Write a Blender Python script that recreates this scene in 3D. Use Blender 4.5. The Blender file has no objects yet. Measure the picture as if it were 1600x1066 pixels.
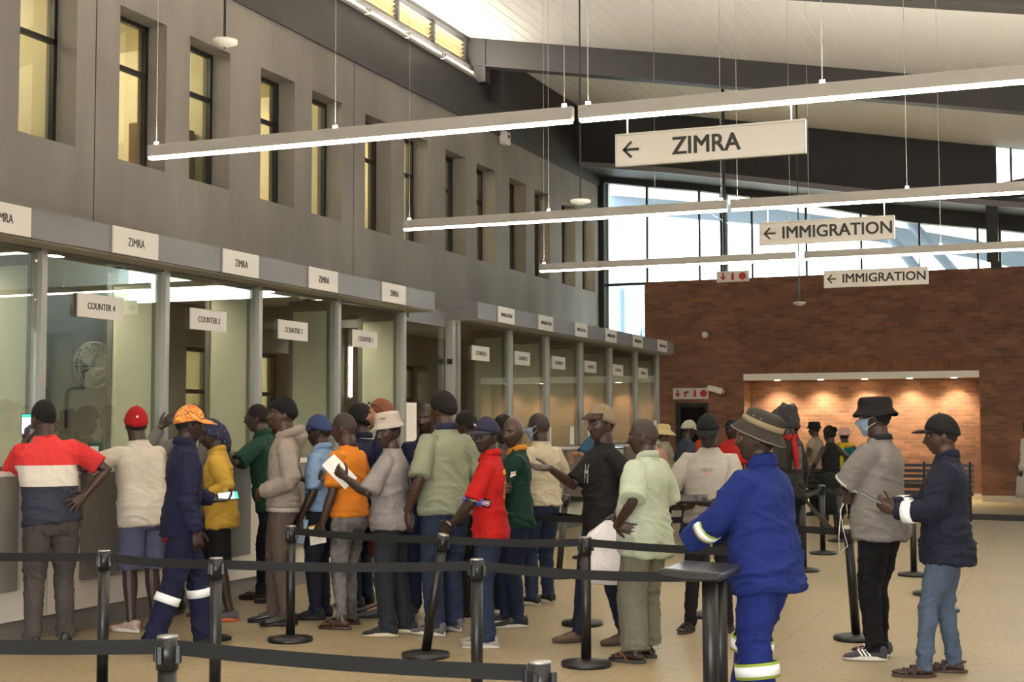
import bpy, bmesh, math, random
from mathutils import Vector, Matrix, noise
from mathutils.bvhtree import BVHTree
R = math.radians
PI = math.pi
C = bpy.context.scene.collection
SC = bpy.context.scene
random.seed(7)

# ------------------------------------------------------------------ camera, sky, exposure
FPX = 2170.0                      # focal length in pixels of a 1600 px wide frame
CAM_Z = 1.6
yaw, pitch, roll = R(-21.75), R(3.51), R(-0.12)
fwd = Vector((math.sin(yaw) * math.cos(pitch), math.cos(yaw) * math.cos(pitch), math.sin(pitch)))
rgt = Vector((math.cos(yaw), -math.sin(yaw), 0))
upv = rgt.cross(fwd)
rgt, upv = math.cos(roll) * rgt + math.sin(roll) * upv, -math.sin(roll) * rgt + math.cos(roll) * upv
cd = bpy.data.cameras.new('camera')
cam = bpy.data.objects.new('camera', cd)
C.objects.link(cam)
cd.sensor_width = 36.0
cd.lens = FPX / 1600 * 36
cd.clip_end = 400
M3 = Matrix((rgt, upv, -fwd)).transposed()
cam.matrix_world = Matrix.Translation((0, 0, CAM_Z)) @ M3.to_4x4()
SC.camera = cam
vs = SC.view_settings
vs.view_transform = 'Standard'; vs.look = 'None'; vs.gamma = 1.0; vs.use_curve_mapping = False
vs.exposure = 2.2
SC.cycles.use_denoising = True
SC.cycles.max_bounces = 7
SC.cycles.diffuse_bounces = 4
SC.cycles.transparent_max_bounces = 24
SC.cycles.sample_clamp_indirect = 6.0
w = bpy.data.worlds.new('sky'); SC.world = w; w.use_nodes = True
wn = w.node_tree.nodes; wl = w.node_tree.links
bg = wn['Background']
tc = wn.new('ShaderNodeTexCoord'); sx = wn.new('ShaderNodeSeparateXYZ'); cr = wn.new('ShaderNodeValToRGB')
wl.new(tc.outputs['Generated'], sx.inputs[0]); wl.new(sx.outputs['Z'], cr.inputs[0]); wl.new(cr.outputs[0], bg.inputs[0])
cr.color_ramp.elements[0].position = 0.0; cr.color_ramp.elements[0].color = (0.35, 0.33, 0.3, 1)
cr.color_ramp.elements[1].position = 0.02; cr.color_ramp.elements[1].color = (1.0, 1.0, 1.0, 1)
e = cr.color_ramp.elements.new(0.5); e.color = (0.62, 0.78, 1.0, 1)
SKY = 3.6
bg.inputs[1].default_value = SKY
LED = 8.0          # strength of the white LED strips
WARM = 1.0

def px_dir(x, y):
    return (x - 800) / FPX * rgt - (y - 533) / FPX * upv + fwd
def on_z(x, y, z=0.0):
    d = px_dir(x, y); t = (z - CAM_Z) / d.z; return Vector((0, 0, CAM_Z)) + t * d
def on_x(x, y, X):
    d = px_dir(x, y); return Vector((0, 0, CAM_Z)) + X / d.x * d
def on_y(x, y, Y):
    d = px_dir(x, y); return Vector((0, 0, CAM_Z)) + Y / d.y * d
def az(p):
    return math.degrees(math.atan2(-p[0], p[1]))

# ------------------------------------------------------------------ materials
def lin(c):
    o = []
    for v in c[:3]:
        v = v / 255.0
        o.append(v / 12.92 if v <= 0.04045 else ((v + 0.055) / 1.055) ** 2.4)
    return tuple(o) + (1.0,)
_mats = {}
def mat(name, rgb, rough=0.6, metal=0.0, var=None, bump=None, spec=0.5, coat=0.0, sheen=0.0):
    """var=(scale, amount[, stretch]) mottles the colour, bump=(scale, strength) roughens the surface"""
    key = (name, tuple(rgb), rough, metal, var, bump)
    if key in _mats: return _mats[key]
    m = bpy.data.materials.new(name); m.use_nodes = True
    n = m.node_tree.nodes; l = m.node_tree.links; b = n['Principled BSDF']
    b.inputs['Base Color'].default_value = lin(rgb)
    b.inputs['Roughness'].default_value = rough
    b.inputs['Metallic'].default_value = metal
    b.inputs['Specular IOR Level'].default_value = spec
    if coat: b.inputs['Coat Weight'].default_value = coat
    if sheen: b.inputs['Sheen Weight'].default_value = sheen
    if var or bump:
        t = n.new('ShaderNodeTexCoord')
    if var:
        mp = n.new('ShaderNodeMapping'); st = var[2] if len(var) > 2 else (1, 1, 1)
        mp.inputs['Scale'].default_value = st
        l.new(t.outputs['Object'], mp.inputs[0])
        nz = n.new('ShaderNodeTexNoise'); nz.inputs['Scale'].default_value = var[0]; nz.inputs['Detail'].default_value = 5
        l.new(mp.outputs[0], nz.inputs['Vector'])
        mx = n.new('ShaderNodeMix'); mx.data_type = 'RGBA'; mx.blend_type = 'MULTIPLY'
        rp = n.new('ShaderNodeValToRGB')
        a = var[1]
        rp.color_ramp.elements[0].position = .3; rp.color_ramp.elements[0].color = (1 - a, 1 - a, 1 - a, 1)
        rp.color_ramp.elements[1].position = .7; rp.color_ramp.elements[1].color = (1 + a * .5,) * 3 + (1,)
        l.new(nz.outputs['Fac'], rp.inputs[0])
        mx.inputs[0].default_value = 1.0; mx.inputs[6].default_value = lin(rgb)
        l.new(rp.outputs[0], mx.inputs[7]); l.new(mx.outputs[2], b.inputs['Base Color'])
    if bump:
        nz2 = n.new('ShaderNodeTexNoise'); nz2.inputs['Scale'].default_value = bump[0]; nz2.inputs['Detail'].default_value = 4
        l.new(t.outputs['Object'], nz2.inputs['Vector'])
        bp = n.new('ShaderNodeBump'); bp.inputs['Strength'].default_value = bump[1]; bp.inputs['Distance'].default_value = 0.01
        l.new(nz2.outputs['Fac'], bp.inputs['Height']); l.new(bp.outputs[0], b.inputs['Normal'])
    _mats[key] = m
    return m
def emit(name, rgb, strength):
    key = ('emit', name, tuple(rgb), strength)
    if key in _mats: return _mats[key]
    m = bpy.data.materials.new(name); m.use_nodes = True
    n = m.node_tree.nodes; b = n['Principled BSDF']
    b.inputs['Base Color'].default_value = lin(rgb)
    b.inputs['Emission Color'].default_value = lin(rgb); b.inputs['Emission Strength'].default_value = strength
    _mats[key] = m
    return m
def glass(name, tint=(235, 245, 240), refl=1.0):
    key = ('glass', name)
    if key in _mats: return _mats[key]
    m = bpy.data.materials.new(name); m.use_nodes = True
    n = m.node_tree.nodes; l = m.node_tree.links
    n.remove(n['Principled BSDF'])
    tr = n.new('ShaderNodeBsdfTransparent'); tr.inputs[0].default_value = lin(tint)
    gl = n.new('ShaderNodeBsdfGlossy'); gl.inputs['Roughness'].default_value = 0.01
    fr = n.new('ShaderNodeFresnel'); fr.inputs[0].default_value = 1.5
    mu = n.new('ShaderNodeMath'); mu.operation = 'MULTIPLY'; mu.inputs[1].default_value = refl
    mx = n.new('ShaderNodeMixShader')
    l.new(fr.outputs[0], mu.inputs[0]); l.new(mu.outputs[0], mx.inputs[0])
    l.new(tr.outputs[0], mx.inputs[1]); l.new(gl.outputs[0], mx.inputs[2])
    l.new(mx.outputs[0], n['Material Output'].inputs['Surface'])
    _mats[key] = m
    return m
def brick_mat(name, c1, c2, mortar, vertical=False):
    m = bpy.data.materials.new(name); m.use_nodes = True
    n = m.node_tree.nodes; l = m.node_tree.links; b = n['Principled BSDF']
    b.inputs['Roughness'].default_value = .85
    t = n.new('ShaderNodeTexCoord'); s = n.new('ShaderNodeSeparateXYZ'); cb = n.new('ShaderNodeCombineXYZ')
    ad = n.new('ShaderNodeMath'); ad.operation = 'ADD'
    l.new(t.outputs['Object'], s.inputs[0]); l.new(s.outputs['X'], ad.inputs[0]); l.new(s.outputs['Y'], ad.inputs[1])
    if vertical:
        l.new(s.outputs['Z'], cb.inputs['X']); l.new(ad.outputs[0], cb.inputs['Y'])
    else:
        l.new(ad.outputs[0], cb.inputs['X']); l.new(s.outputs['Z'], cb.inputs['Y'])
    br = n.new('ShaderNodeTexBrick'); l.new(cb.outputs[0], br.inputs['Vector'])
    br.inputs['Scale'].default_value = 1.0; br.inputs['Brick Width'].default_value = .232; br.inputs['Row Height'].default_value = .085
    br.inputs['Mortar Size'].default_value = .008; br.inputs['Mortar Smooth'].default_value = .2
    br.inputs['Color1'].default_value = lin(c1); br.inputs['Color2'].default_value = lin(c2); br.inputs['Mortar'].default_value = lin(mortar)
    nz = n.new('ShaderNodeTexNoise'); nz.inputs['Scale'].default_value = 1.6; nz.inputs['Detail'].default_value = 6
    mp = n.new('ShaderNodeMapping'); mp.inputs['Scale'].default_value = (1, 1, 3.5)
    l.new(t.outputs['Object'], mp.inputs[0]); l.new(mp.outputs[0], nz.inputs['Vector'])
    rp = n.new('ShaderNodeValToRGB'); rp.color_ramp.elements[0].position = .3; rp.color_ramp.elements[0].color = (.72, .7, .7, 1)
    rp.color_ramp.elements[1].position = .7; rp.color_ramp.elements[1].color = (1.15, 1.1, 1.05, 1)
    l.new(nz.outputs['Fac'], rp.inputs[0])
    mx = n.new('ShaderNodeMix'); mx.data_type = 'RGBA'; mx.blend_type = 'MULTIPLY'; mx.inputs[0].default_value = 1
    l.new(br.outputs['Color'], mx.inputs[6]); l.new(rp.outputs[0], mx.inputs[7]); l.new(mx.outputs[2], b.inputs['Base Color'])
    bp = n.new('ShaderNodeBump'); bp.inputs['Strength'].default_value = .6; bp.inputs['Distance'].default_value = .01; bp.invert = True
    l.new(br.outputs['Fac'], bp.inputs['Height']); l.new(bp.outputs[0], b.inputs['Normal'])
    return m
def floor_mat():
    m = bpy.data.materials.new('terrazzo tile'); m.use_nodes = True
    n = m.node_tree.nodes; l = m.node_tree.links; b = n['Principled BSDF']
    b.inputs['Roughness'].default_value = .42
    t = n.new('ShaderNodeTexCoord')
    br = n.new('ShaderNodeTexBrick'); l.new(t.outputs['Object'], br.inputs['Vector']); br.offset = 0
    br.inputs['Scale'].default_value = 1; br.inputs['Brick Width'].default_value = 1.0; br.inputs['Row Height'].default_value = 1.0
    br.inputs['Mortar Size'].default_value = .004
    br.inputs['Color1'].default_value = lin((157, 142, 113)); br.inputs['Color2'].default_value = lin((152, 137, 109)); br.inputs['Mortar'].default_value = lin((120, 102, 74))
    nz = n.new('ShaderNodeTexNoise'); nz.inputs['Scale'].default_value = 20; nz.inputs['Detail'].default_value = 7; nz.inputs['Roughness'].default_value = .7
    l.new(t.outputs['Object'], nz.inputs['Vector'])
    rp = n.new('ShaderNodeValToRGB'); rp.color_ramp.elements[0].position = .33; rp.color_ramp.elements[0].color = (.36, .31, .24, 1)
    rp.color_ramp.elements[1].position = .43; rp.color_ramp.elements[1].color = (1, 1, 1, 1)
    e = rp.color_ramp.elements.new(.75); e.color = (1.14, 1.12, 1.08, 1)
    l.new(nz.outputs['Fac'], rp.inputs[0])
    mx = n.new('ShaderNodeMix'); mx.data_type = 'RGBA'; mx.blend_type = 'MULTIPLY'; mx.inputs[0].default_value = 1
    l.new(br.outputs['Color'], mx.inputs[6]); l.new(rp.outputs[0], mx.inputs[7]); l.new(mx.outputs[2], b.inputs['Base Color'])
    return m
def wall_mat():
    """painted plaster, greyer with streaks low down towards the far end"""
    m = bpy.data.materials.new('painted plaster'); m.use_nodes = True
    n = m.node_tree.nodes; l = m.node_tree.links; b = n['Principled BSDF']
    b.inputs['Roughness'].default_value = .75
    t = n.new('ShaderNodeTexCoord')
    def nz(scale, st, d=6):
        mp = n.new('ShaderNodeMapping'); mp.inputs['Scale'].default_value = st
        l.new(t.outputs['Object'], mp.inputs[0])
        q = n.new('ShaderNodeTexNoise'); q.inputs['Scale'].default_value = scale; q.inputs['Detail'].default_value = d
        l.new(mp.outputs[0], q.inputs['Vector']); return q
    q = nz(1.1, (1, 1, .35))
    rp = n.new('ShaderNodeValToRGB')
    rp.color_ramp.elements[0].position = .35; rp.color_ramp.elements[0].color = lin((114, 108, 103))
    rp.color_ramp.elements[1].position = .7; rp.color_ramp.elements[1].color = lin((134, 127, 119))
    l.new(q.outputs['Fac'], rp.inputs[0]); l.new(rp.outputs[0], b.inputs['Base Color'])
    q2 = nz(30, (1, 1, 1), 3)
    bp = n.new('ShaderNodeBump'); bp.inputs['Strength'].default_value = .12; bp.inputs['Distance'].default_value = .01
    l.new(q2.outputs['Fac'], bp.inputs['Height']); l.new(bp.outputs[0], b.inputs['Normal'])
    return m

# ------------------------------------------------------------------ mesh helpers
def box(bm, x0, x1, y0, y1, z0, z1, mi=0):
    v = [bm.verts.new(p) for p in ((x0, y0, z0), (x1, y0, z0), (x1, y1, z0), (x0, y1, z0), (x0, y0, z1), (x1, y0, z1), (x1, y1, z1), (x0, y1, z1))]
    for f in ((0, 3, 2, 1), (4, 5, 6, 7), (0, 1, 5, 4), (1, 2, 6, 5), (2, 3, 7, 6), (3, 0, 4, 7)):
        bm.faces.new([v[i] for i in f]).material_index = mi
def prism(bm, prof, axis, a, b):
    """extrude a closed profile of 2-D points along an axis from a to b"""
    def P(p, t):
        return {'x': (t, p[0], p[1]), 'y': (p[0], t, p[1]), 'z': (p[0], p[1], t)}[axis]
    va = [bm.verts.new(P(p, a)) for p in prof]; vb = [bm.verts.new(P(p, b)) for p in prof]
    n = len(prof)
    bm.faces.new(va); bm.faces.new(vb[::-1])
    for i in range(n):
        bm.faces.new((va[i], vb[i], vb[(i + 1) % n], va[(i + 1) % n]))
def ring_frame(d):
    d = d.normalized()
    a = Vector((0, 0, 1)) if abs(d.z) < .9 else Vector((1, 0, 0))
    x = d.cross(a).normalized(); return x, x.cross(d).normalized()
def loft(bm, rings, cap=True):
    """rings: lists of points, same count"""
    vr = [[bm.verts.new(p) for p in r] for r in rings]
    n = len(vr[0])
    for a, b in zip(vr, vr[1:]):
        for i in range(n):
            bm.faces.new((a[i], a[(i + 1) % n], b[(i + 1) % n], b[i]))
    if cap:
        bm.faces.new(vr[0][::-1]); bm.faces.new(vr[-1])
    return vr
def tube(bm, pts, rad, seg=10, round_ends=True):
    pts = [Vector(p) for p in pts]
    if not isinstance(rad, (list, tuple)): rad = [rad] * len(pts)
    rad = list(rad)
    if round_ends:
        d0 = (pts[0] - pts[1]).normalized(); d1 = (pts[-1] - pts[-2]).normalized()
        r0, r1 = rad[0], rad[-1]
        pts = [pts[0] + d0 * r0 * .9, pts[0] + d0 * r0 * .55] + pts + [pts[-1] + d1 * r1 * .55, pts[-1] + d1 * r1 * .9]
        rad = [r0 * .35, r0 * .8] + rad + [r1 * .8, r1 * .35]
    rings = []; px = None
    for i, p in enumerate(pts):
        d = (pts[min(i + 1, len(pts) - 1)] - pts[max(i - 1, 0)])
        if d.length < 1e-9: d = Vector((0, 0, 1))
        d.normalize()
        if px is None: x, y = ring_frame(d)
        else:
            x = (px - d * px.dot(d))
            if x.length < 1e-6: x, _ = ring_frame(d)
            x.normalize()
        y = d.cross(x); px = x
        rings.append([p + (x * math.cos(2 * PI * k / seg) + y * math.sin(2 * PI * k / seg)) * rad[i] for k in range(seg)])
    return loft(bm, rings)
def lathe(bm, prof, c=(0, 0, 0), seg=24, ex=1.0, ey=1.0):
    """prof: (r, z) from bottom to top; closed at both ends"""
    rings = [[Vector((c[0] + r * ex * math.cos(2 * PI * k / seg), c[1] + r * ey * math.sin(2 * PI * k / seg), c[2] + z)) for k in range(seg)] for r, z in prof]
    return loft(bm, rings)
def obj(name, bm, m, parent=None, smooth=False, loc=None, bevel=0):
    me = bpy.data.meshes.new(name)
    bmesh.ops.recalc_face_normals(bm, faces=bm.faces)
    bm.to_mesh(me); bm.free()
    return obj_me(name, me, m, parent, smooth, loc, bevel)
def obj_me(name, me, m, parent=None, smooth=False, loc=None, bevel=0):
    for q in (m if isinstance(m, (list, tuple)) else [m]): me.materials.append(q)
    if smooth: me.polygons.foreach_set('use_smooth', [True] * len(me.polygons))
    o = bpy.data.objects.new(name, me); C.objects.link(o)
    if parent: o.parent = parent
    if loc is not None: o.location = loc
    if bevel:
        b = o.modifiers.new('bevel', 'BEVEL'); b.width = bevel; b.segments = 2; b.limit_method = 'ANGLE'
    return o
def boxo(name, x0, x1, y0, y1, z0, z1, m, parent=None, bevel=0):
    bm = bmesh.new(); box(bm, x0, x1, y0, y1, z0, z1); return obj(name, bm, m, parent, bevel=bevel)
def tag(o, label, cat, group=None, kind=None):
    o['label'] = label; o['category'] = cat
    if group: o['group'] = group
    if kind: o['kind'] = kind
    return o
def struct(o):
    o['kind'] = 'structure'; return o
def thing(name, label, cat, loc=(0, 0, 0), rz=0, group=None):
    o = bpy.data.objects.new(name, None); C.objects.link(o)
    o.location = loc; o.rotation_euler = (0, 0, rz); o.empty_display_size = .1
    return tag(o, label, cat, group)
def copy_tree(o, parent=None):
    c = o.copy(); C.objects.link(c)
    if parent: c.parent = parent
    for ch in list(o.children): copy_tree(ch, c)
    return c
def text_bm(body, width, height, depth=.004, bold=0.0):
    """lettering mesh in the XZ plane, centred at the origin, facing -Y"""
    cu = bpy.data.curves.new('lettering', 'FONT'); cu.body = body; cu.extrude = .02; cu.align_x = 'CENTER'
    cu.resolution_u = 3
    o = bpy.data.objects.new('tmp', cu); C.objects.link(o)
    dg = bpy.context.evaluated_depsgraph_get()
    me = bpy.data.meshes.new_from_object(o.evaluated_get(dg))
    bpy.data.objects.remove(o); bpy.data.curves.remove(cu)
    bm = bmesh.new(); bm.from_mesh(me); bpy.data.meshes.remove(me)
    xs = [v.co.x for v in bm.verts]; ys = [v.co.y for v in bm.verts]; zs = [v.co.z for v in bm.verts]
    cx, cy = (min(xs) + max(xs)) / 2, (min(ys) + max(ys)) / 2
    sx_, sy_ = width / (max(xs) - min(xs)), height / (max(ys) - min(ys))
    dz = max(zs) - min(zs) or 1
    for v in bm.verts:
        v.co = Vector(((v.co.x - cx) * sx_, -(v.co.z - min(zs)) / dz * depth, (v.co.y - cy) * sy_))
    if bold:        # heavier strokes: the outline repeated a hair to each side
        src = bm.verts[:] + bm.edges[:] + bm.faces[:]
        for dx, dz_ in ((bold, 0), (0, bold * .7), (bold, bold * .7)):
            g = bmesh.ops.duplicate(bm, geom=src)['geom']
            for v in g:
                if isinstance(v, bmesh.types.BMVert): v.co += Vector((dx, -dx * .02 - dz_ * .03, dz_))
    return bm
def arrow_bm(w, h, depth=.004):
    """left arrow with an open head, in XZ facing -Y"""
    bm = bmesh.new()
    def bar(a, b, t):
        a, b = Vector((a[0], 0, a[1])), Vector((b[0], 0, b[1])); d = (b - a).normalized(); q = Vector((-d.z, 0, d.x)) * t / 2
        lo = [a - q, b - q, b + q, a + q]
        va = [bm.verts.new(p) for p in lo]; vb = [bm.verts.new(p + Vector((0, -depth, 0))) for p in lo]
        bm.faces.new(va); bm.faces.new(vb[::-1])
        for i in range(4): bm.faces.new((va[i], vb[i], vb[(i + 1) % 4], va[(i + 1) % 4]))
    t = h * .16
    bar((-w / 2, 0), (w / 2, 0), t); bar((-w / 2 - .002, -t * .2), (-w / 2 + h / 2, h / 2), t); bar((-w / 2 - .002, t * .2), (-w / 2 + h / 2, -h / 2), t)
    return bm
def xform(bm, m):
    bm.transform(m); return bm

# ------------------------------------------------------------------ shared materials
M = dict(
    charcoal=mat('charcoal steel', (58, 55, 55), .55, var=(2, .12)),
    black_frame=mat('black window frame', (22, 21, 21), .45),
    white_ceiling=mat('white roof sheeting', (240, 238, 234), .8),
    grey_fascia=mat('grey fascia', (112, 110, 112), .5, var=(3, .06)),
    alu=mat('brushed aluminium', (150, 148, 144), .42, .35),
    alu_dark=mat('grey aluminium frame', (112, 110, 106), .45, .2),
    white_lam=mat('white laminate', (212, 204, 190), .5, var=(2, .05)),
    grey_lam=mat('grey laminate', (112, 107, 100), .55, var=(3, .08)),
    sign_white=mat('white sign board', (206, 200, 192), .45),
    sign_alu=mat('sign frame', (196, 192, 184), .4, .3),
    letter=mat('dark lettering', (38, 38, 34), .6),
    red_mark=mat('red pictogram', (168, 40, 34), .5),
    frost=mat('frosted glass', (196, 193, 178), .5),
    glass=glass('clear glass', (240, 246, 242), .35), glass_far=glass('clear screen glass', (232, 240, 236), .65),
    office_wall=mat('cream office wall', (230, 218, 190), .8),
    black=mat('black powder coat', (20, 20, 21), .38),
    belt=mat('black webbing', (17, 17, 18), .8),
    white_plastic=mat('white plastic', (222, 218, 210), .45),
    paper=mat('white paper', (236, 232, 226), .8),
    wire=mat('steel wire', (170, 165, 155), .4, .5),
)
LED_M = emit('led diffuser', (255, 239, 214), LED)

# ================================================================== the hall
WX = -10.1                       # face of the long left wall
YB = 30.83                       # face of the brick end wall
YH = 29.4                        # bulkhead where the high roof ends
def zc(X, Y=0):                  # underside of the high roof
    pts = [(-10.6, 8.94), (-10.1, 8.85), (-6.5, 8.2), (-5.05, 7.93), (-1.4, 7.25), (.6, 6.88), (9, 9.2)]
    for (a, za), (b, zb) in zip(pts, pts[1:]):
        if X <= b: return za + (zb - za) * (X - a) / (b - a)
    return pts[-1][1]
# floor
bm = bmesh.new(); box(bm, -14, 12, -8, 50, -.2, 0); struct(obj('floor', bm, floor_mat()))
# --- long wall with two rows of slot windows
ups = []
for k in range(-4, 7): ups += [(11.41 + 3.035 * k, 12.31 + 3.035 * k), (13.06 + 3.035 * k, 13.96 + 3.035 * k)]
ups = [u for u in ups if u[1] < 30.6 and u[0] > 2]
ups.sort()
bm = bmesh.new()
Z = [0, .95, 2.62, 4.69, 6.5, 7.3]
def band(z0, z1, holes):
    y = -6
    for a, b in (holes or []):
        box(bm, WX - .42, WX, y, a, z0, z1); y = b
    box(bm, WX - .42, WX, y, YB + .05, z0, z1)
band(0, .95, None); band(.95, 2.62, ups); band(2.62, 4.69, None); band(4.69, 6.5, ups); band(6.5, 7.3, None)
struct(obj('wall_left', bm, wall_mat()))
for yy in (12.63, 18.75):        # movement joints
    struct(boxo('trim_1', WX - .002, WX + .004, yy, yy + .012, 3.3, 7.22, M['black_frame']))
FD = WX - .27
nwin = 0
for z0, z1, row in ((4.69, 6.5, 'upper'), (.95, 2.62, 'lower')):
    for i, (a, b) in enumerate(ups):
        if row == 'lower' and a < 7: continue
        nwin += 1
        bm = bmesh.new(); t = .055
        box(bm, FD - .06, FD, a, a + t, z0, z1); box(bm, FD - .06, FD, b - t, b, z0, z1)
        box(bm, FD - .06, FD, a, b, z1 - t, z1); box(bm, FD - .06, FD, a, b, z0, z0 + .03)
        zt = z1 - (z1 - z0) * .34
        box(bm, FD - .06, FD, a, b, zt - t / 2, zt + t / 2)
        wf = struct(obj('window_%d' % nwin, bm, M['black_frame']))
        bm = bmesh.new(); box(bm, FD - .036, FD - .03, a + t, b - t, z0 + .03, z1 - t)
        obj('pane', bm, M['glass'], wf)
# offices behind the wall
bm = bmesh.new()
for (x0, x1, z0, z1) in ((-14, -13.9, 0, 7.2),): box(bm, x0, x1, 2, 31, z0, z1)
struct(obj('wall_office', bm, M['office_wall']))
bm = bmesh.new(); box(bm, -14, WX - .42, 2, 31, 6.75, 6.85); struct(obj('ceiling_office', bm, mat('cream ceiling', (224, 212, 184), .85))); bm = bmesh.new(); box(bm, -14, WX - .42, 2, 31, 3.0, 3.5); struct(obj('ceiling_office', bm, mat('cream ceiling', (224, 212, 184), .85)))
for y in (6.4, 9.5, 12.55, 15.6, 18.6, 21.7, 24.75, 27.8): struct(boxo('wall_partition', -14, WX - .42, y - .06, y + .06, 0, 6.8, M['office_wall']))
OFF = emit('office ceiling light', (255, 238, 205), 17.0)
for i, y in enumerate((8.0, 11.0, 14.0, 17.0, 20.2, 23.2, 26.2, 29.2)):
    for z, lv in ((6.72, 'upper'), (2.97, 'lower')):
        o = boxo('ceiling_batten', -12.6, -11.4, y - .07, y + .07, z - .05, z + .03, OFF)
        tag(o, 'warm strip light on the ceiling of the %s office behind the slot windows' % lv, 'light', 'strip lights in the offices')
# office furniture glimpsed through the windows
cab = thing('filing_cabinet', 'brown wooden cupboard standing behind the third upper window', 'cupboard', (-11.0, 15.1, 3.5))
boxo('carcass', -.25, .25, -.35, .4, 0, 2.05, mat('brown veneer', (122, 92, 66), .6), cab, .01)
boxo('door', .25, .27, -.34, .02, .05, 2.0, mat('brown veneer', (122, 92, 66), .6), cab); boxo('door', .25, .27, .03, .39, .05, 2.0, mat('brown veneer', (122, 92, 66), .6), cab)
scr = thing('desk_screen', 'grey frosted desk screen behind the nearest upper window', 'screen', (-11.1, 11.0, 3.51))
boxo('panel', -.02, .02, -.9, .9, .75, 1.72, mat('blue grey screen', (150, 160, 162), .5), scr)
boxo('desk_top', -.6, .0, -.9, .9, .72, .76, M['white_lam'], scr)
boxo('leg', -.06, 0, -.88, -.82, 0, .72, M['alu'], scr); boxo('leg', -.06, 0, .82, .88, 0, .72, M['alu'], scr)

# --- charcoal band, clerestory and eaves above the wall
bm = bmesh.new(); box(bm, WX - .5, WX + .03, -6, YB + .1, 7.22, 8.05); struct(obj('trim_2', bm, M['charcoal']))
bm = bmesh.new(); box(bm, WX - .5, WX - .05, 23.62, YB, 8.05, 9.0); box(bm, WX - .5, WX - .03, -6, 23.62, 8.05, 8.3); struct(obj('trim_3', bm, M['charcoal']))
bm = bmesh.new(); box(bm, WX - .2, WX + .2, 23.5, 23.75, 8.0, 8.86); box(bm, WX + .05, WX + .3, 24.1, 24.3, 7.75, 8.86); struct(obj('trim_4', bm, M['charcoal']))
lv = struct(boxo('window_60', WX - .3, WX - .22, -6, 23.5, 8.3, 8.34, M['charcoal']))
bm = bmesh.new()
for z in (8.42, 8.5, 8.58, 8.66, 8.74):
    prism(bm, [(WX - .26, z - .018), (WX - .25, z - .022), (WX - .19, z + .018), (WX - .2, z + .022)], 'y', -6, 23.5)
obj('louver_blade', bm, mat('louvre blade', (226, 205, 160), .6), lv)
bm = bmesh.new()
y = 23.4
while y > -6:
    box(bm, WX - .3, WX - .15, y, y + .06, 8.3, 8.9); y -= 1.42
obj('mullion', bm, M['charcoal'], lv)
bm = bmesh.new(); box(bm, WX - .6, WX - .12, -6, 23.6, 8.8, 8.9); obj('head', bm, M['charcoal'], lv)
UP = emit('eaves uplight tube', (255, 246, 228), 26.0)
for k in range(9):
    y1 = 23.3 - k * 1.42
    t = thing('eaves_light', 'white fluorescent uplight on the ledge under the clerestory louvres', 'light', (WX + .06, y1 - .7, 8.05), group='uplights along the clerestory')
    boxo('housing', -.04, .05, -.68, .68, 0, .035, M['white_plastic'], t)
    bm = bmesh.new(); tube(bm, [(0.0, -.62, .06), (0.0, .62, .06)], .022, 8); obj('tube', bm, UP, t, True)
    boxo('end_clip', -.03, .04, -.69, -.64, .03, .1, M['charcoal'], t)
# --- ceiling of the high roof, thin corrugation, in strips so the slope is curved
cm = M['white_ceiling']
bm = bmesh.new()
xs = [WX - .6, -10.1, -9, -8, -6.5, -5.05, -3.4, -1.4, .6, 3, 9]
rows = []
for Y in (-6, YH + .1):
    rows.append([bm.verts.new((x, Y, zc(x))) for x in xs] + [bm.verts.new((x, Y, zc(x) + .12)) for x in xs[::-1]])
n = len(rows[0])
for i in range(n): bm.faces.new((rows[0][i], rows[0][(i + 1) % n], rows[1][(i + 1) % n], rows[1][i]))
struct(obj('ceiling', bm, cm))
rb = bmesh.new()
# fine roof ribs running with the slope of the building
x = -10.0
while x < 5:
    z = zc(x); dz = zc(x + .03) - z
    prism(rb, [(x, z - .003), (x + .02, z + dz - .003), (x + .02, z + dz + .01), (x, z + .01)], 'y', -6, YH); x += .25
struct(obj('ceiling_rib', rb, cm))
# --- roof beams
def beam(Y, d0, d1, x0=WX, x1=9, name='beam'):
    bm = bmesh.new()
    pr_ = [x0, -8.5, -6.5, -5.05, -3, -1.4, .6, 3, x1]
    top = [(x, zc(x) + .02) for x in pr_]
    bot = [(x, zc(x) - d0 + (d0 - d1) * i / (len(pr_) - 1)) for i, x in enumerate(pr_)][::-1]
    prism(bm, top + bot, 'y', Y - .08, Y + .08)
    box_b = []
    # bottom flange
    fl = [(x, z - .03) for x, z in bot[::-1]]
    prism(bm, fl + [(x, z + .03) for x, z in fl[::-1]], 'y', Y - .14, Y + .14)
    return tag(obj('roof_beam', bm, M['charcoal']), name, 'beam', 'charcoal roof beams')
for Y, nm in ((23.6, 'charcoal roof beam crossing the white ceiling at the end of the louvres'), (17.6, 'nearest charcoal roof beam in the top right corner of the photo'), (11.6, 'charcoal roof beam above the first pendant light'), (5.6, 'charcoal roof beam overhead')):
    beam(Y, .5, .42, name=nm)
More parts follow.
